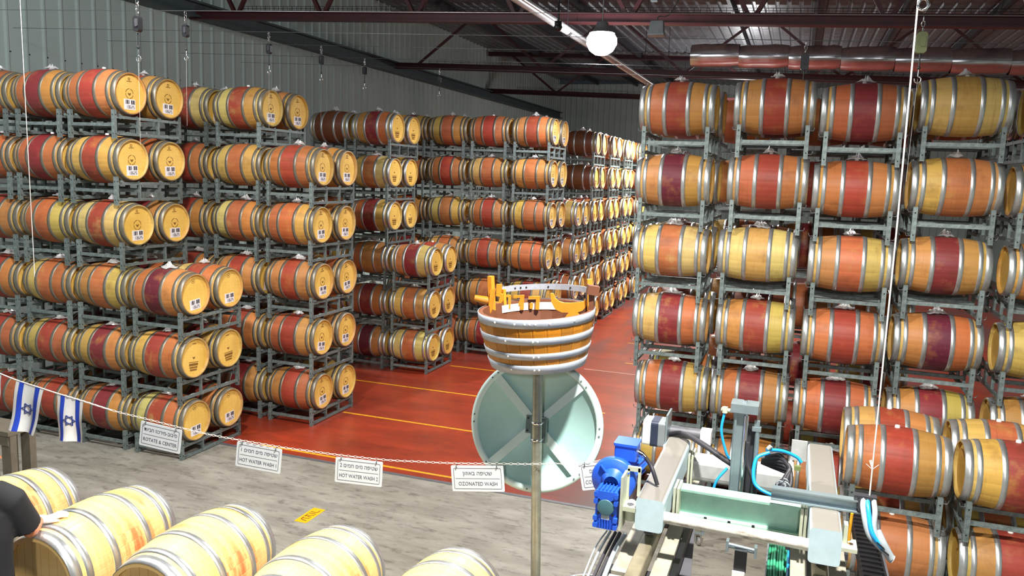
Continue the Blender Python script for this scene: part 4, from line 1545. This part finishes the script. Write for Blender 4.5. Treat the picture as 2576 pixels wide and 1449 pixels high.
# ------------------------------------------------------------------ the barrel handling machine
def build_machine():
    t = thing('barrel_handler', 'white and mint gantry machine with blue gearmotor beside the tall stack', 'machine', (0, 0, 0))

    def P(name, mb, m, par=t):
        return part(name, mb, m, par)
    # two box beams along the hall with closed ends
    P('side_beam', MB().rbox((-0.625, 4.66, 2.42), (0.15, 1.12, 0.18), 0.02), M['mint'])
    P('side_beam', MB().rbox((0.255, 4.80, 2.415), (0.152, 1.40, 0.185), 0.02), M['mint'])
    # front beam: an I section
    b = MB()
    b.box((-0.19, 4.5, 2.455), (0.69, 0.10, 0.012))
    b.box((-0.19, 4.5, 2.305), (0.69, 0.10, 0.012))
    b.box((-0.19, 4.5, 2.38), (0.69, 0.014, 0.14))
    fb = P('front_beam', b, M['green_beam'])
    b = MB()
    b.box((-0.19, 4.44, 2.295), (0.66, 0.05, 0.012))
    P('ledge', b, M['cream'])
    for x in (-0.36, -0.23, -0.10):
        b = MB()
        b.tube([(x, 4.43, 2.30), (x, 4.43, 2.325)], 0.009, 6)
        part('bolt', b, M['black'], fb)
    for x in (-0.535, -0.515, 0.145, 0.165):
        b = MB()
        b.box((x, 4.47, 2.385), (0.014, 0.15, 0.19))
        P('end_plate', b, M['cream'])
    P('cross_tube', MB().tube([(-0.56, 4.15, 2.405), (0.19, 4.15, 2.392)], 0.031, 16), M['scuffed'])
    P('rear_beam', MB().rbox((-0.23, 5.2, 2.34), (0.66, 0.16, 0.16), 0.04, axis=0), M['white_paint'])
    for x in (-0.54, -0.52, 0.07, 0.09):
        P('end_plate', MB().box((x, 5.16, 2.35), (0.012, 0.16, 0.20)), M['cream'])
    # lifting column
    b = MB()
    b.box((-0.225, 4.76, 2.50), (0.075, 0.08, 0.76))
    for y in (4.715,):
        b.box((-0.19, y, 2.50), (0.012, 0.02, 0.76))
        b.box((-0.25, y, 2.50), (0.012, 0.02, 0.76))
    P('lift_column', b, M['alu'])
    P('guide_plate', MB().box((-0.155, 4.77, 2.45), (0.05, 0.05, 0.66)), M['dark_steel'])
    b = MB()
    b.rbox((-0.205, 4.75, 2.905), (0.155, 0.13, 0.05), 0.01, axis=2)
    b.lathe([(0.026, 0.045), (0.030, 0.045), (0.030, 0.001)], 18, 'Z')
    nv = len(b.v)
    P('column_cap', b, M['alu'])
    P('cap_bolt', MB().tube([(-0.205, 4.75, 2.93), (-0.205, 4.75, 2.945)], 0.012, 8), M['chrome'])
    P('fitting', MB().tube([(-0.275, 4.73, 2.875), (-0.335, 4.71, 2.885)], 0.012, 8).tube([(-0.315, 4.71, 2.865), (-0.315, 4.71, 2.90)], 0.016, 8), M['cream'])
    P('piston_rod', MB().tube([(-0.19, 4.69, 2.2), (-0.19, 4.69, 2.87)], 0.013, 10), M['chrome'])
    P('side_cylinder', MB().tube([(-0.125, 4.72, 2.25), (-0.125, 4.72, 2.80)], 0.014, 10).box((-0.13, 4.72, 2.79), (0.05, 0.03, 0.025)).box((-0.13, 4.72, 2.82), (0.03, 0.02, 0.04)), M['alu'])
    # channel arm with the cable bracket, lying across the side beam
    b = MB()
    b.box((0.225, 4.42, 2.544), (0.49, 0.012, 0.06))
    b.box((0.225, 4.40, 2.574), (0.49, 0.05, 0.008))
    b.box((0.225, 4.40, 2.514), (0.49, 0.05, 0.008))
    P('channel_arm', b, M['alu'])
    b = MB()
    b.rbox((0.455, 4.40, 2.56), (0.09, 0.06, 0.08), 0.02, axis=1)
    b.box((0.445, 4.40, 2.602), (0.11, 0.05, 0.012))
    P('cable_bracket', b, M['dark_steel'])
    hose = [('hose_grey', 0.014, [(0.435, 4.38, 2.59), (0.435, 4.33, 2.55), (0.47, 4.29, 2.44), (0.555, 4.28, 2.36)]),
            ('hose_grey', 0.014, [(0.485, 4.38, 2.59), (0.49, 4.33, 2.55), (0.495, 4.29, 2.46), (0.56, 4.28, 2.37)]),
            ('hose_blue', 0.012, [(0.455, 4.38, 2.59), (0.46, 4.33, 2.55), (0.48, 4.28, 2.46), (0.54, 4.27, 2.38)]),
            ('hose_grey', 0.022, [(0.505, 4.31, 2.46), (0.535, 4.28, 2.41), (0.575, 4.28, 2.345), (0.588, 4.28, 2.335)])]
    for m, r, pts in hose:
        P('hanging_cable', MB().tube(bez(pts, 6), r, 8), M[m])
    P('cable_tie', MB().tube([(0.505, 4.26, 2.42), (0.545, 4.26, 2.39)], 0.004, 5).tube([(0.525, 4.26, 2.39), (0.565, 4.255, 2.365)], 0.004, 5), M['black'])
    # hoses round the column
    P('air_hose', MB().tube(bez([(-0.315, 4.71, 2.87), (-0.325, 4.69, 2.76), (-0.29, 4.68, 2.64), (-0.27, 4.69, 2.60)], 8), 0.008, 8), M['hose_blue'])
    P('air_hose', MB().tube(bez([(-0.275, 4.66, 2.55), (-0.33, 4.62, 2.47), (-0.345, 4.60, 2.36), (-0.34, 4.6, 2.30)], 8), 0.008, 8), M['hose_blue'])
    P('air_hose', MB().tube(bez([(-0.05, 4.72, 2.66), (-0.12, 4.68, 2.62), (-0.115, 4.62, 2.50), (-0.02, 4.58, 2.46), (0.06, 4.56, 2.47)], 8), 0.011, 8), M['hose_blue'])
    P('air_hose', MB().tube(bez([(-0.07, 4.75, 2.665), (0.02, 4.78, 2.66), (0.10, 4.80, 2.63), (0.13, 4.80, 2.60)], 8), 0.010, 8), M['hose_blue'])
    hs = random.Random(9)
    for i in range(6):
        a = 0.02 * i
        P('black_hose', MB().tube(bez([(-0.09, 4.78 + a, 2.60 - a * 0.6), (0.0 + a * .5, 4.80, 2.63 - a), (0.07, 4.78, 2.56 - hs.uniform(0, 0.05)), (0.04 + hs.uniform(-.04, .05), 4.72, 2.47), (0.0 + a, 4.68, 2.40)], 7), 0.013, 8), M['hose_black'])
    for i in range(6):
        c = Vector((0.03 + hs.uniform(-0.04, 0.06), 4.69, 2.45 + hs.uniform(-0.06, 0.07)))
        ring = [c + Vector((0.024 * math.cos(a), 0.012 * math.sin(a + i), 0.022 * math.sin(a))) for a in [i + 0.55 * j for j in range(10)]]
        P('cable_loop', MB().tube(ring, 0.004, 5), M['hose_grey'])
    b = MB()
    pts = bez([(-0.17, 4.67, 2.72), (-0.165, 4.66, 2.60), (-0.12, 4.64, 2.50), (-0.11, 4.64, 2.40), (-0.105, 4.66, 2.30)], 24)
    b.tube(pts, [0.011 + 0.002 * (i % 2) for i in range(len(pts))], 8)
    P('spiral_hose', b, M['hose_black'])
    P('drive_cable', MB().tube(bez([(-0.70, 5.3, 2.50), (-0.60, 5.2, 2.55), (-0.45, 5.0, 2.56), (-0.33, 4.86, 2.545), (-0.26, 4.80, 2.53)], 8), 0.018, 8), M['hose_black'])
    P('valve', MB().tube([(-0.06, 4.75, 2.67), (-0.045, 4.75, 2.69)], 0.012, 8), M['cream'])
    P('connector', MB().box((0.11, 4.74, 2.585), (0.035, 0.03, 0.025)), M['yellow_green'])
    # travel motor with its covers at the far end of the beam
    b = MB()
    b.rbox((-0.845, 5.30, 2.51), (0.055, 0.17, 0.17), 0.03, axis=0)
    P('motor_cover', b, M['pale'])
    P('motor_body', MB().rbox((-0.795, 5.30, 2.51), (0.05, 0.175, 0.175), 0.02, axis=0), M['navy'])
    P('motor_flange', MB().rbox((-0.745, 5.30, 2.51), (0.05, 0.17, 0.17), 0.015, axis=0), M['grey_case'])
    P('motor_plate', MB().box((-0.715, 5.30, 2.53), (0.012, 0.19, 0.25)), M['alu'])
    P('drive_shaft', MB().tube([(-0.71, 5.38, 2.50), (-0.50, 5.38, 2.50)], 0.04, 14), M['slate'])
    P('shaft_block', MB().box((-0.47, 5.38, 2.49), (0.07, 0.10, 0.10)), M['pale'])
    P('end_stop', MB().box((-0.70, 5.2, 2.44), (0.05, 0.04, 0.03)), M['pale'])
    P('far_bracket', MB().box((0.13, 5.62, 2.41), (0.10, 0.02, 0.14)), M['white_paint'])

    # blue worm gearmotor hung outside the left beam
    g = thing('gear_motor_pivot', '', '')  # replaced below
    bpy.data.objects.remove(g)
    gb = MB()
    gb.box((-0.855, 4.12, 2.42), (0.115, 0.10, 0.21))
    gb.rbox((-0.855, 4.12, 2.345), (0.125, 0.10, 0.06), 0.012, axis=1)
    gb.rbox((-0.855, 4.12, 2.505), (0.125, 0.12, 0.05), 0.012, axis=1)
    gear = P('gearbox', gb, M['blue'])
    for sx in (-1, 1):
        for z in (2.335, 2.375, 2.47, 2.51):
            part('foot_lug', MB().rbox((-0.855 + sx * 0.055, 4.065, z), (0.022, 0.02, 0.026), 0.005, axis=1), M['blue'], gear)
    for i in range(5):
        part('cooling_fin', MB().box((-0.885 + i * 0.015, 4.066, 2.345), (0.005, 0.012, 0.055)), M['blue'], gear)
    for i in range(5):
        part('top_fin', MB().box((-0.895 + i * 0.02, 4.12, 2.535), (0.006, 0.11, 0.012)), M['blue'], gear)
    part('shaft_cap', MB().lathe([(4.071, 0.046), (4.06, 0.046), (4.058, 0.040), (4.058, 0.001)], 28, 'Y'), M['blue_cap'], gear, (-0.855, 0, 2.44))
    for a in range(4):
        c, s_ = math.cos(PI / 4 + a * PI / 2), math.sin(PI / 4 + a * PI / 2)
        part('bolt', MB().tube([(-0.855 + 0.055 * c, 4.07, 2.44 + 0.055 * s_), (-0.855 + 0.055 * c, 4.06, 2.44 + 0.055 * s_)], 0.007, 8), M['black'], gear)
    part('rating_plate', MB().box((-0.855, 4.066, 2.385), (0.045, 0.004, 0.03)), M['hose_grey'], gear)
    # round motor flange and motor behind it
    b = MB()
    b.lathe([(4.20, 0.06), (4.20, 0.115), (4.215, 0.125), (4.245, 0.125), (4.245, 0.06)], 36, 'Y')
    fl = P('motor_flange_disc', MB().lathe([(0.0, 0.05), (0.0, 0.118), (0.012, 0.125), (0.045, 0.125), (0.05, 0.05)], 36, 'Y'), M['blue'])
    fl.location = (-0.85, 4.20, 2.545)
    part('inner_cone', MB().lathe([(-0.05, 0.04), (-0.02, 0.055), (0.0, 0.07)], 24, 'Y'), M['blue'], fl)
    for a in (0.6, 2.3, 3.9, 5.4):
        part('web', MB().box((0.085 * math.cos(a), -0.008, 0.085 * math.sin(a)), (0.05, 0.014, 0.006), Matrix.Rotation(-a, 3, 'Y')), M['blue'], fl)
    mo = P('motor_barrel', MB().tube([(-0.83, 4.25, 2.55), (-0.80, 4.55, 2.55)], 0.075, 20), M['blue'])
    for i in range(12):
        a = 2 * PI * i / 12
        c, s_ = 0.08 * math.cos(a), 0.08 * math.sin(a)
        part('cooling_fin', MB().tube([(-0.83 + c, 4.27, 2.55 + s_), (-0.80 + c, 4.53, 2.55 + s_)], 0.006, 4), M['blue'], mo)
    tb = P('terminal_box', MB().rbox((-0.81, 4.36, 2.675), (0.125, 0.13, 0.085), 0.01, axis=2), M['blue'])
    part('lid', MB().rbox((-0.81, 4.36, 2.722), (0.135, 0.14, 0.014), 0.008, axis=2), M['blue'], tb)
    part('cable_gland', MB().tube([(-0.745, 4.35, 2.67), (-0.715, 4.34, 2.665)], [0.022, 0.016], 10).tube([(-0.715, 4.34, 2.665), (-0.70, 4.335, 2.655)], 0.012, 8), M['chrome'], tb)
    part('supply_cable', MB().tube(bez([(-0.70, 4.335, 2.655), (-0.67, 4.33, 2.62), (-0.645, 4.31, 2.58), (-0.62, 4.30, 2.52)], 7), 0.012, 8), M['hose_black'], tb)
    # cream bracket between motor and beam
    b = MB()
    b.box((-0.775, 4.13, 2.47), (0.012, 0.12, 0.30))
    P('bracket_plate', b, M['cream'])
    b = MB()
    b.box((-0.735, 4.20, 2.63), (0.07, 0.02, 0.025))
    b.box((-0.765, 4.20, 2.53), (0.015, 0.02, 0.20))
    b.box((-0.705, 4.20, 2.56), (0.015, 0.02, 0.16))
    P('bracket_frame', b, M['cream'])
    b = MB()
    b.box((-0.735, 4.16, 2.435), (0.075, 0.12, 0.025))
    b.tube([(-0.735, 4.15, 2.45), (-0.735, 4.15, 2.36)], 0.03, 12)
    P('bracket_foot', b, M['cream'])
    P('bracket_hole', MB().tube([(-0.735, 4.14, 2.447), (-0.735, 4.14, 2.451)], 0.02, 12), M['slate'])
    # end bracket of the right beam
    b = MB()
    b.box((0.375, 4.30, 2.36), (0.085, 0.13, 0.02))
    b.box((0.36, 4.32, 2.42), (0.02, 0.06, 0.10))
    P('bumper_bracket', b, M['cream'])
    P('bumper_bolt', MB().tube([(0.385, 4.27, 2.37), (0.385, 4.27, 2.385)], 0.014, 8), M['chrome'])
    P('bumper_rod', MB().tube([(0.38, 4.34, 2.37), (0.385, 4.34, 2.52)], 0.008, 6), M['yellow_line'])

    # runway under the beams
    r = thing('runway', 'pair of worn rails on cream plates with legs under the gantry machine', 'rail track', (0, 0, 0))
    for x in (-0.64, 0.25):
        part('rail', MB().rbox((x, 4.1, 2.198), (0.075, 3.2, 0.10), 0.012, axis=1), M['rail_brown'], r)
        for s_ in (-1, 1):
            for k in range(4):
                part('side_plate', MB().box((x + s_ * 0.10, 2.75 + k * 0.78, 2.14), (0.085, 0.74, 0.03)), M['stone'], r)
        for k in range(5):
            part('sleeper', MB().box((x, 2.6 + k * 0.72, 2.105), (0.34, 0.07, 0.035)), M['dark_steel'], r)
        for y in (2.6, 5.5):
            part('leg', MB().box((x, y, 1.045), (0.10, 0.10, 2.09)), M['slate'], r)
    for x in (-0.64, 0.25):
        for y in (4.25, 4.95):
            w_ = part('wheel', MB().lathe([(-0.025, 0.001), (-0.025, 0.045), (0.025, 0.045), (0.025, 0.001)], 18, 'X'), M['slate'], t, (x, y, 2.297))
    # dark strip and panels between the rails
    part('cable_duct', MB().box((-0.475, 4.1, 2.11), (0.03, 3.2, 0.06)), M['black'], r)
    part('panel', MB().rbox((0, 0, 0), (0.095, 1.3, 0.03), 0.012, axis=2), M['slate'], r, (-0.465, 4.45, 2.02), (0, 0, 0.085))
    # gripper strut between the rails
    part('strut', MB().box((-0.15, 4.34, 2.155), (0.065, 0.05, 0.12)), M['black'], t)
    part('strut_blade', MB().box((-0.155, 4.305, 2.02), (0.065, 0.02, 0.16)), M['pale'], t)
    b = MB()
    b.tube([(-0.22, 4.36, 2.225), (-0.08, 4.36, 2.215)], 0.010, 8)
    b.tube([(-0.22, 4.38, 2.205), (-0.08, 4.38, 2.195)], 0.010, 8)
    b.box((-0.225, 4.37, 2.215), (0.015, 0.05, 0.06))
    b.box((-0.075, 4.37, 2.205), (0.015, 0.05, 0.06))
    part('clevis', b, M['alu'], t)
    # tray with green hoses
    h = thing('hose_tray', 'narrow tray holding a bundle of green hoses between the machine rails', 'tray', (0, 0, 0))
    part('tray', MB().box((0.06, 4.75, 1.90), (0.15, 1.5, 0.01)).box((-0.015, 4.75, 1.94), (0.008, 1.5, 0.08)).box((0.135, 4.75, 1.94), (0.008, 1.5, 0.08)), M['alu'], h)
    for i in range(8):
        x0 = 0.0 + 0.0165 * i
        part('green_hose', MB().tube(bez([(x0, 4.05, 1.925), (x0 + 0.004 * (-1) ** i, 4.5, 1.93), (x0 - 0.004, 4.8, 1.95 + 0.006 * (i % 3)), (x0, 5.15 + 0.04 * (i % 3), 1.93)], 5), 0.0085, 7), M['hose_green'], h)
    part('blue_hose', MB().tube([(0.10, 4.2, 1.97), (0.11, 5.3, 1.99)], 0.009, 7), M['hose_blue'], h)
    for y in (4.1, 5.4):
        part('leg', MB().box((0.06, y, 0.947), (0.04, 0.04, 1.894)), M['alu'], h)
    # drag chain beside the machine
    c = thing('cable_drag_chain', 'black plastic cable drag chain running beside the white beam', 'drag chain', (0, 0, 0))
    for i in range(34):
        y = 3.55 + 0.063 * i
        z = 2.02
        b = MB()
        b.box((-0.062, 0, 0), (0.012, 0.058, 0.05))
        b.box((0.062, 0, 0), (0.012, 0.058, 0.05))
        b.box((0, 0.006, 0.018), (0.115, 0.022, 0.012))
        b.box((0, 0.0, -0.022), (0.115, 0.03, 0.006))
        if i == 0:
            me = b.mesh('chain_link', M['black'])
        ob('chain_link', me, c, (0.575 - 0.0008 * i, y, z))
    b = MB()
    b.box((0.575, 4.6, 1.985), (0.16, 2.3, 0.012))
    part('trough', b, M['slate'], c)
    for y in (3.7, 5.5):
        part('leg', MB().box((0.575, y, 0.99), (0.05, 0.05, 1.98)), M['slate'], c)
    # bundle of cables and pipe beside the beam on the left
    c = thing('cable_bundle', 'grey and black cables sloping down beside the blue motor', 'cable', (0, 0, 0))
    for i, (dx, r_, m) in enumerate(((-0.035, 0.012, 'hose_black'), (-0.06, 0.010, 'hose_black'), (-0.09, 0.008, 'hose_grey'), (-0.005, 0.014, 'hose_grey'), (-0.11, 0.005, 'hose_grey'))):
        part('cable', MB().tube(bez([(-0.78 + dx, 4.30, 2.20), (-0.80 + dx, 4.10, 2.14 + 0.01 * i), (-0.82 + dx, 3.8, 2.06), (-0.83 + dx, 3.3, 1.98)], 6), r_, 7), M[m], c)
    # caster of a trolley standing under the machine
    c = thing('trolley_caster', 'small swivel caster wheel on the floor under the machine', 'caster', (-0.80, 9.1, 0))
    part('wheel', MB().lathe([(-0.018, 0.001), (-0.018, 0.04), (-0.014, 0.055), (0.014, 0.055), (0.018, 0.04), (0.018, 0.001)], 20, 'X'), M['wheel'], c, (0, 0, 0.055), (0, 0, 0.5))
    part('fork', MB().box((-0.028, 0, 0.10), (0.006, 0.04, 0.10)).box((0.028, 0, 0.10), (0.006, 0.04, 0.10)).box((0, 0, 0.152), (0.062, 0.05, 0.008)), M['alu'], c)
    part('mount_plate', MB().box((0, 0, 0.165), (0.12, 0.12, 0.012)), M['alu'], c)
    part('post', MB().box((-0.02, 0.02, 0.42), (0.08, 0.08, 0.50)), M['rail_brown'], c)


def build_bench():
    t = thing('steel_bench', 'dull grey steel bench half hidden behind the flags', 'bench', (-8.35, 6.5, 0))
    part('bench_top', MB().box((-0.42, -0.05, 1.12), (1.25, 0.35, 0.05)), M['bench'], t)
    part('apron', MB().box((-0.42, -0.20, 1.04), (1.20, 0.03, 0.12)), M['bench'], t)
    part('upstand', MB().box((-0.65, -0.18, 1.2), (0.72, 0.03, 0.10)), M['white_paint'], t)
    for x, w_ in ((-0.95, 0.08), (-0.14, 0.10), (0.13, 0.14)):
        for y in (-0.16, 0.08):
            part('leg', MB().box((x, y, 0.55), (w_, 0.08, 1.10)), M['bench'], t)


# ------------------------------------------------------------------ person reaching over a barrel
def skin_mesh(name, joints, edges, m, parent, sub=2, root=0):
    me = bpy.data.meshes.new(name)
    me.from_pydata([j[0] for j in joints], edges, [])
    o = ob(name, me, parent)
    md = o.modifiers.new('skin', 'SKIN')
    md.use_smooth_shade = True
    for i, j in enumerate(joints):
        sv = me.skin_vertices[0].data[i]
        r = j[1]
        sv.radius = r if isinstance(r, tuple) else (r, r)
        sv.use_root = (i == root)
    sd = o.modifiers.new('sub', 'SUBSURF')
    sd.levels = sd.render_levels = sub
    me.materials.append(m)
    return o


def build_person():
    t = thing('person', 'person in a black T-shirt and white glove resting a hand on a barrel', 'person', (0, 0, 0))
    bx, by, f = -4.505, 3.25, 0.74                    # hips centre, platform height
    # joints: pelvis, spine, chest, neck, head, arms, legs
    sh = Vector((-4.35, 3.33, 2.18))
    el = Vector((-4.385, 3.49, 1.868))
    wr = Vector((-4.545, 3.69, 1.845))
    J = [((bx, by, f + 0.93), (0.12, 0.10)), ((bx, by, f + 1.12), (0.11, 0.09)), ((bx, by + 0.01, f + 1.30), (0.11, 0.085)), ((bx, by + 0.03, f + 1.45), (0.06, 0.06)),
         ((bx - 0.03, by + 0.04, f + 1.53), 0.055), ((bx - 0.06, by + 0.06, f + 1.62), 0.08), ((bx - 0.06, by + 0.06, f + 1.72), 0.06),
         (tuple(sh + Vector((-0.05, 0, -0.02))), 0.045), (tuple(sh.lerp(el, 0.5)), 0.043), (tuple(el), 0.043), (tuple(el.lerp(wr, 0.4)), 0.042), (tuple(wr), 0.029),
         ((bx - 0.17, by - 0.02, f + 1.40), 0.062), ((bx - 0.24, by + 0.02, f + 1.14), 0.046), ((bx - 0.20, by + 0.22, f + 1.02), 0.036), ((bx - 0.15, by + 0.30, f + 0.98), 0.028),
         ((bx + 0.10, by, f + 0.86), 0.09), ((bx + 0.11, by + 0.02, f + 0.48), 0.06), ((bx + 0.11, by, f + 0.08), 0.04), ((bx + 0.12, by + 0.14, f + 0.04), 0.038),
         ((bx - 0.10, by, f + 0.86), 0.09), ((bx - 0.11, by + 0.02, f + 0.48), 0.06), ((bx - 0.11, by, f + 0.08), 0.04), ((bx - 0.12, by + 0.14, f + 0.04), 0.038)]
    E = [(0, 1), (1, 2), (2, 3), (3, 4), (4, 5), (5, 6), (2, 7), (7, 8), (8, 9), (9, 10), (10, 11), (2, 12), (12, 13), (13, 14), (14, 15), (0, 16), (16, 17), (17, 18), (18, 19), (0, 20), (20, 21), (21, 22), (22, 23)]
    body = skin_mesh('body', J, E, M['skin'], t)
    # face
    hc = Vector((bx - 0.06, by + 0.07, f + 1.655))
    b = MB()
    b.lathe([(-0.125, 0.001), (-0.115, 0.045), (-0.06, 0.08), (0.0, 0.092), (0.06, 0.09), (0.11, 0.05), (0.125, 0.001)], 20, 'Z')
    hd = part('face', b, M['skin'], t, hc, (0, 0, -0.8))
    for sx in (-1, 1):
        part('eye', MB().lathe([(-0.012, 0.001), (0, 0.012), (0.012, 0.001)], 8, 'Z'), M['off_white'], hd, (sx * 0.033, 0.083, 0.01))
        part('ear', MB().lathe([(-0.03, 0.004), (0, 0.018), (0.03, 0.004)], 8, 'Z'), M['skin'], hd, (sx * 0.094, 0, 0.0))
    part('nose', MB().tube([(0, 0.085, 0.02), (0, 0.108, -0.02), (0, 0.085, -0.03)], [0.006, 0.014, 0.006], 8), M['skin'], hd)
    part('mouth', MB().tube([(-0.022, 0.084, -0.06), (0, 0.09, -0.062), (0.022, 0.084, -0.06)], 0.005, 6), M['print'], hd)
    part('hair', MB().lathe([(0.02, 0.098), (0.07, 0.097), (0.118, 0.06), (0.134, 0.001)], 20, 'Z'), M['hair'], t, hc + Vector((0, -0.012, 0)))
    # shirt: torso with short sleeves
    b = MB()
    tor = [(0.78, 0.20, 0.135), (1.00, 0.19, 0.13), (1.20, 0.20, 0.13), (1.34, 0.185, 0.12), (1.42, 0.13, 0.10), (1.46, 0.075, 0.075)]
    V, F = [], []
    for h, rx, ry in tor:
        for q in range(20):
            a = 2 * PI * q / 20
            V.append((bx + rx * math.cos(a), by + 0.02 + ry * math.sin(a), f + h))
    for q in range(len(tor) - 1):
        for e in range(20):
            F.append((q * 20 + e, q * 20 + (e + 1) % 20, q * 20 + 20 + (e + 1) % 20, q * 20 + 20 + e))
    F += [tuple(range(19, -1, -1)), tuple(range(100, 120))]
    b.add(V, F, True)
    hem = sh.lerp(el, 0.80)
    b.tube([(bx - 0.02, by + 0.03, f + 1.40), tuple(sh + Vector((-0.06, -0.01, 0.0))), tuple(sh.lerp(el, 0.12)), tuple(sh.lerp(el, 0.45)), tuple(hem)], [0.085, 0.088, 0.088, 0.088, 0.092], 16)
    ls = Vector((bx - 0.18, by, f + 1.37))
    b.tube([(bx, by + 0.02, f + 1.40), tuple(ls), (bx - 0.24, by + 0.02, f + 1.16)], [0.085, 0.088, 0.08], 16)
    so = part('shirt', b, M['shirt'], t)
    md = so.modifiers.new('weld', 'REMESH')
    md.mode = 'VOXEL'
    md.voxel_size = 0.011
    md.use_smooth_shade = True
    md = so.modifiers.new('soften', 'SMOOTH')
    md.iterations = 7
    md.factor = 0.5
    b = MB()
    for sx in (-1, 1):
        b.tube([(bx + sx * 0.085, by + 0.02, f + 0.90), (bx + sx * 0.10, by + 0.02, f + 0.78), (bx + sx * 0.11, by + 0.03, f + 0.48), (bx + sx * 0.115, by + 0.01, f + 0.07)], [0.095, 0.098, 0.078, 0.068], 16)
    part('trousers', b, M['trousers'], t)
    for sx in (-1, 1):
        part('shoe', MB().rbox((bx + sx * 0.115, by + 0.07, f + 0.045), (0.10, 0.27, 0.09), 0.03, axis=1), M['black'], t)
    # gloved hand lying on the oak: palm, four fingers, thumb
    d = Vector((0.10, 0.17, -0.01)).normalized()
    sd = Vector((0.16, -0.10, -0.085)).normalized()          # towards the little finger, down the round of the barrel
    nz = sd.cross(d).normalized()
    if nz.z < 0:
        nz = -nz
    w0 = wr + Vector((0, 0, 0.0))

    def hp(a, s_, u=0.0):
        """point on the hand: a along, s_ across, kept on the barrel's surface plus u"""
        p = w0 + d * a + sd * s_
        bxx, bz = -4.458, 1.504
        axx = p.x - (bxx - 0.043 * (p.y - 4.04))
        r = rad(p.y - 4.04) + 0.012 + u
        if abs(axx) < r:
            z = bz + math.sqrt(r * r - axx * axx)
            p = Vector((p.x, p.y, z if a > 0.05 else p.z + (z - p.z) * max(0, a) / 0.05))
        return tuple(p)
    b = MB()
    for s_ in (-0.026, -0.009, 0.009, 0.026):
        b.tube([hp(-0.045, s_ * 0.75, 0.018), hp(0.0, s_ * 0.8, 0.016), hp(0.05, s_, 0.012), hp(0.092, s_ * 1.15, 0.008)], [0.017, 0.017, 0.016, 0.0135], 10)
    for s_, ln in ((-0.033, 0.058), (-0.011, 0.074), (0.011, 0.080), (0.033, 0.070)):
        b.tube([hp(0.085, s_ * 1.0, 0.008), hp(0.092 + ln * 0.4, s_ * 1.22, 0.010), hp(0.092 + ln * 0.75, s_ * 1.42, 0.004), hp(0.092 + ln, s_ * 1.55, -0.002)], [0.0125, 0.0112, 0.0105, 0.0075], 10)
    b.tube([hp(0.012, 0.02, 0.008), hp(0.045, 0.048, 0.008), hp(0.078, 0.066, 0.003), hp(0.105, 0.074, -0.002)], [0.016, 0.0135, 0.012, 0.0085], 10)
    go = part('glove', b, M['glove'], t)
    md = go.modifiers.new('weld', 'REMESH')
    md.mode = 'VOXEL'
    md.voxel_size = 0.0032
    md.use_smooth_shade = True
    md = go.modifiers.new('soften', 'SMOOTH')
    md.iterations = 3
    md.factor = 0.5
    p = thing('work_platform', 'steel work platform on which the person in black stands', 'platform', (bx - 0.3, by - 0.35, 0))
    part('deck', MB().box((0, 0, f - 0.02), (1.6, 0.95, 0.04)), M['slate'], p)
    for sx in (-0.75, 0.75):
        for sy in (-0.42, 0.42):
            part('leg', MB().box((sx, sy, (f - 0.04) / 2), (0.06, 0.06, f - 0.04)), M['slate'], p)


build_hall()
build_roof_things()
left_rows()
right_block()
build_machine()
fresh_barrels()
build_pole()
build_bench()
build_signs()
build_person()
build_wires()
